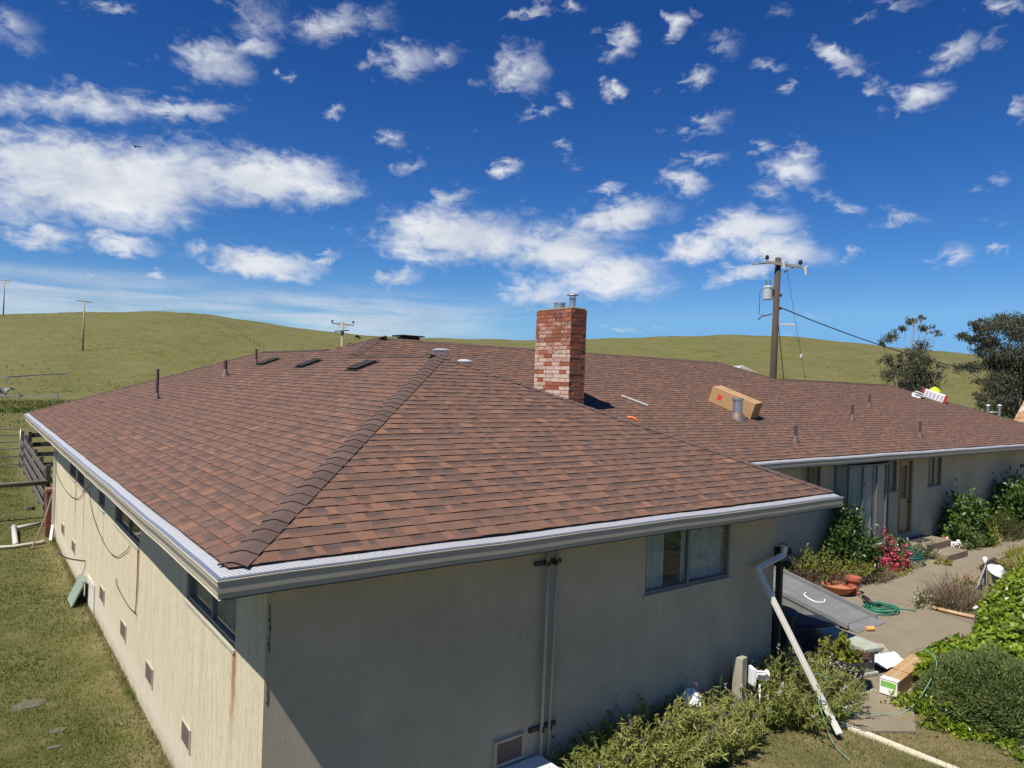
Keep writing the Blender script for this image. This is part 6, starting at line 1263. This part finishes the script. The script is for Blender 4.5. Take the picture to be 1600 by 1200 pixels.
# ------------------------------------------------------------------ eucalyptus trees behind the right end of the roof
M_gum = mat('gum_bark', (.34, .30, .24), .85, 0, (.16, .13, .10), 4, 1.2, .4, 20, stretch=(3, 3, .7))
def gum_tree(label, base, clumps, leaf, seed, trunk_r=.2, dens=420):
    """clumps: (dx, dy, height, radius) leaf masses, each carried by its own limb"""
    rr = np.random.default_rng(seed); root = empty('eucalyptus_tree', tuple(base)); tag(root, label, 'tree', 'eucalyptus trees behind the house')
    B = np.array(base, float); segs = []; zmax = max(k[2] for k in clumps); cx = np.mean([k[0] for k in clumps]); cy = np.mean([k[1] for k in clumps])
    def tr(z): s_ = z / zmax; return B + np.array([cx * s_ * .8 + .12 * math.sin(z*.9), cy * s_ * .8 + .1 * math.cos(z*1.1), z])
    segs.append(([tuple(tr(zmax * k / 9)) for k in range(10)], [trunk_r * (1 - .085 * k) for k in range(10)]))
    LP = []; LD = []; LT = []
    for (dx, dy, z, rad) in clumps:
        s_ = tr(z * rr.uniform(.38, .6)); e_ = B + np.array([dx, dy, z]); m1 = s_ * .6 + e_ * .4 + rr.normal(size=3) * .12 + np.array([0, 0, -.15]); m2 = s_ * .25 + e_ * .75 + rr.normal(size=3) * .10
        segs.append(([tuple(s_), tuple(m1), tuple(m2), tuple(e_)], [trunk_r * .42, trunk_r * .3, trunk_r * .2, trunk_r * .08]))
        ns = max(4, int(7 * rad / .6))
        for k in range(ns):
            d = rr.normal(size=3); d /= np.linalg.norm(d); d[2] *= .7; tip = e_ + d * rad * rr.uniform(.5, 1.0); segs.append(([tuple(m2 * .3 + e_ * .7), tuple((e_ + tip) / 2 + rr.normal(size=3) * .05), tuple(tip)], [.018, .012, .005]))
            n = int(dens * rad * rad * rr.uniform(.6, 1.3) / ns * 3); sp_r = rad * rr.uniform(.28, .48)
            pos = tip + rr.normal(size=(n, 3)) * np.array([sp_r, sp_r, sp_r * .62]) * .80; LP.append(pos); LD.append(rr.normal(size=(n, 3)) * .55 + np.array([0, 0, -.75])); LT.append(np.full(n, .42) + rr.normal(0, .2, n) + rr.uniform(-.12, .12) + (pos[:, 2] - e_[2]) * .18)
    twigs('trunk', segs, M_gum, root, 7); LP = np.concatenate(LP); LD = np.concatenate(LD); LT = np.concatenate(LT); n = len(LP)
    leaves('crown', LP, LD, rr.uniform(.7, 1.3, n) * leaf[0], rr.uniform(.7, 1.3, n) * leaf[1], LT, LM['euc'], root, seed=seed); return root
def tree_from_px(label, d, bx, lst, leaf, seed, tr_, dens):
    """leaf masses given by their place in the real tree, all at distance d"""
    bp = at(bx, 600, d); base = (bp.x, bp.y, ground_z(bp.x, bp.y)); out = []; rq = np.random.default_rng(seed)
    for (px, py, pr_x) in lst:
        q = at(px, py, d + rq.uniform(-1, 1) * 1.0); out.append((q.x - base[0], q.y - base[1], q.z - base[2], pr_x * d / 1122.15))
    return gum_tree(label, base, out, leaf, seed, tr_, dens)
tree_from_px('thin open-crowned eucalyptus tree, the left of two behind the roof', 42, 1422, [(1428, 504, 11), (1440, 497, 6), (1416, 512, 9), (1449, 515, 10), (1463, 521, 7), (1392, 528, 12), (1380, 536, 8), (1398, 522, 7), (1433, 545, 17), (1428, 560, 19), (1437, 575, 20), (1450, 590, 20), (1420, 590, 22), (1382, 562, 12), (1395, 572, 10), (1392, 585, 14), (1405, 560, 9), (1468, 573, 8), (1425, 605, 22), (1440, 612, 22), (1450, 560, 8)], (.20, .045), 101, .08, 430)
tree_from_px('dense dark eucalyptus tree at the right edge behind the roof', 43, 1590, [(1560, 508, 20), (1575, 500, 22), (1540, 512, 16), (1530, 505, 12), (1518, 527, 14), (1505, 524, 9), (1545, 535, 22), (1535, 545, 16), (1590, 515, 24), (1605, 525, 26), (1600, 550, 28), (1625, 540, 30), (1510, 575, 14), (1522, 577, 10), (1550, 572, 22), (1575, 575, 24), (1600, 585, 28), (1560, 600, 24), (1540, 600, 16), (1585, 615, 28), (1615, 610, 30), (1555, 625, 20), (1530, 618, 10), (1535, 635, 10), (1575, 640, 24), (1600, 645, 26), (1640, 580, 34), (1560, 550, 18), (1650, 530, 30)], (.21, .05), 102, .12, 440)

# ------------------------------------------------------------------ sheds and fence glimpsed past the right end
sh = empty('rusty_shed', (38.0, 5.8, -2.9)); tag(sh, 'shed with rusty corrugated iron roof at the right edge past the house', 'shed')
mr = bpy.data.materials.new('rusty_iron'); mr.use_nodes = True; t = mr.node_tree; p = t.nodes['Principled BSDF']; tcn = t.nodes.new('ShaderNodeTexCoord'); rn = noise(t, tcn.outputs['Object'], 1.1, 6, .7)
t.links.new(ramp(t, rn, [(.32, (.50, .50, .48)), (.45, (.46, .33, .20)), (.58, (.33, .15, .06)), (.75, (.24, .09, .04))]), p.inputs['Base Color']); p.inputs['Roughness'].default_value = .7; p.inputs['Metallic'].default_value = .2
e0, e1, tp0 = at(1578, 668, 36), at(1660, 700, 31), at(1622, 588, 40); V = []; F = []; nn_ = 60; nrm = (e1 - e0).cross(tp0 - e0).normalized()
for i in range(nn_ + 1):
    for k in range(2): V.append(e0.lerp(e1, i / nn_) + (tp0 - e0) * k + nrm * (.025 * math.cos(i * 2.1)))
for i in range(nn_): F.append((2*i, 2*i+2, 2*i+3, 2*i+1))
npmesh('roof', V, F, mr, sh)
b = MB(); g_ = lambda v: Vector((v.x, v.y, -2.9)); w0, w1 = e0.lerp(tp0, .06), e1 + (tp0 - e0) * .06; w2, w3 = e1 + (tp0 - e0) * .98, e0.lerp(tp0, .98)
for q in ([w0, w1, g_(w1), g_(w0)], [w1, w2, g_(w2), g_(w1)], [w2, w3, g_(w3), g_(w2)], [w3, w0, g_(w0), g_(w3)]): b.quad(q)
b.build('wall', M_grey, sh)
sh2 = empty('pale_roof_shed', (36.5, 20.5, -2.9)); tag(sh2, 'small outbuilding with pale metal gable roof behind the house', 'shed')
q0, q1, q2 = at(1150, 572, 44), at(1162, 571, 44), at(1204, 594, 44); dp = fv * 4.0
b = MB(); b.quad([q1, q2, q2 + dp, q1 + dp + Vector((0, 0, 0))]); q3 = q1 * 2 - q2; q3.z = q2.z; b.quad([q3, q1, q1 + dp, q3 + dp]); b.build('roof', mat('pale_metal_roof', (.62, .66, .70), .45, .2, (.52, .56, .60), 3, .6), sh2)
b = MB(); b.quad([Vector((q3.x, q3.y, -2.9)), Vector((q2.x, q2.y, -2.9)), q2, q1, q3]); b.quad([Vector((q2.x, q2.y, -2.9)), Vector((q2.x, q2.y, -2.9)) + dp, q2 + dp, q2]); b.build('wall', M_trim, sh2)
pf = empty('paddock_gate', tuple(at(1555, 655, 37.5))); tag(pf, 'pale rail between two dark posts past the far roof hip', 'gate')
for px in (1544, 1562):
    t_ = at(px, 634, 37.5); z0 = -2.9; b = MB(); b.tube([(t_.x, t_.y, z0), (t_.x, t_.y, t_.z)], .09, 10); b.build('post', mat('dark_steel_post', (.06, .06, .075), .6, .3), pf, smooth=True); b = MB(); b.lathe([(.1, 0), (.1, .04), (0, .07)], (t_.x, t_.y, t_.z), 10); b.build('post_cap', M_white, pf)
b = MB(); a_, e_ = at(1545, 644, 37.5), at(1561, 645, 37.5); b.tube([a_, e_], .04, 8); b.build('rail', M_tube, pf, smooth=True)
for i, (px, py, rx) in enumerate(((1548, 668, .7), (1572, 664, 1.0))):
    q = at(px, py, 39.5); shrub('yard_shrub', ('green shrub below the paddock gate rail', 'green shrub between the paddock gate and the rusty shed')[i], (q.x, q.y, -2.9), (rx, rx, q.z + 2.9 + .5), 1500, .16, .08, 'glossy', 120 + i, 'shrub', 30, stems=6, tint_mu=.85)
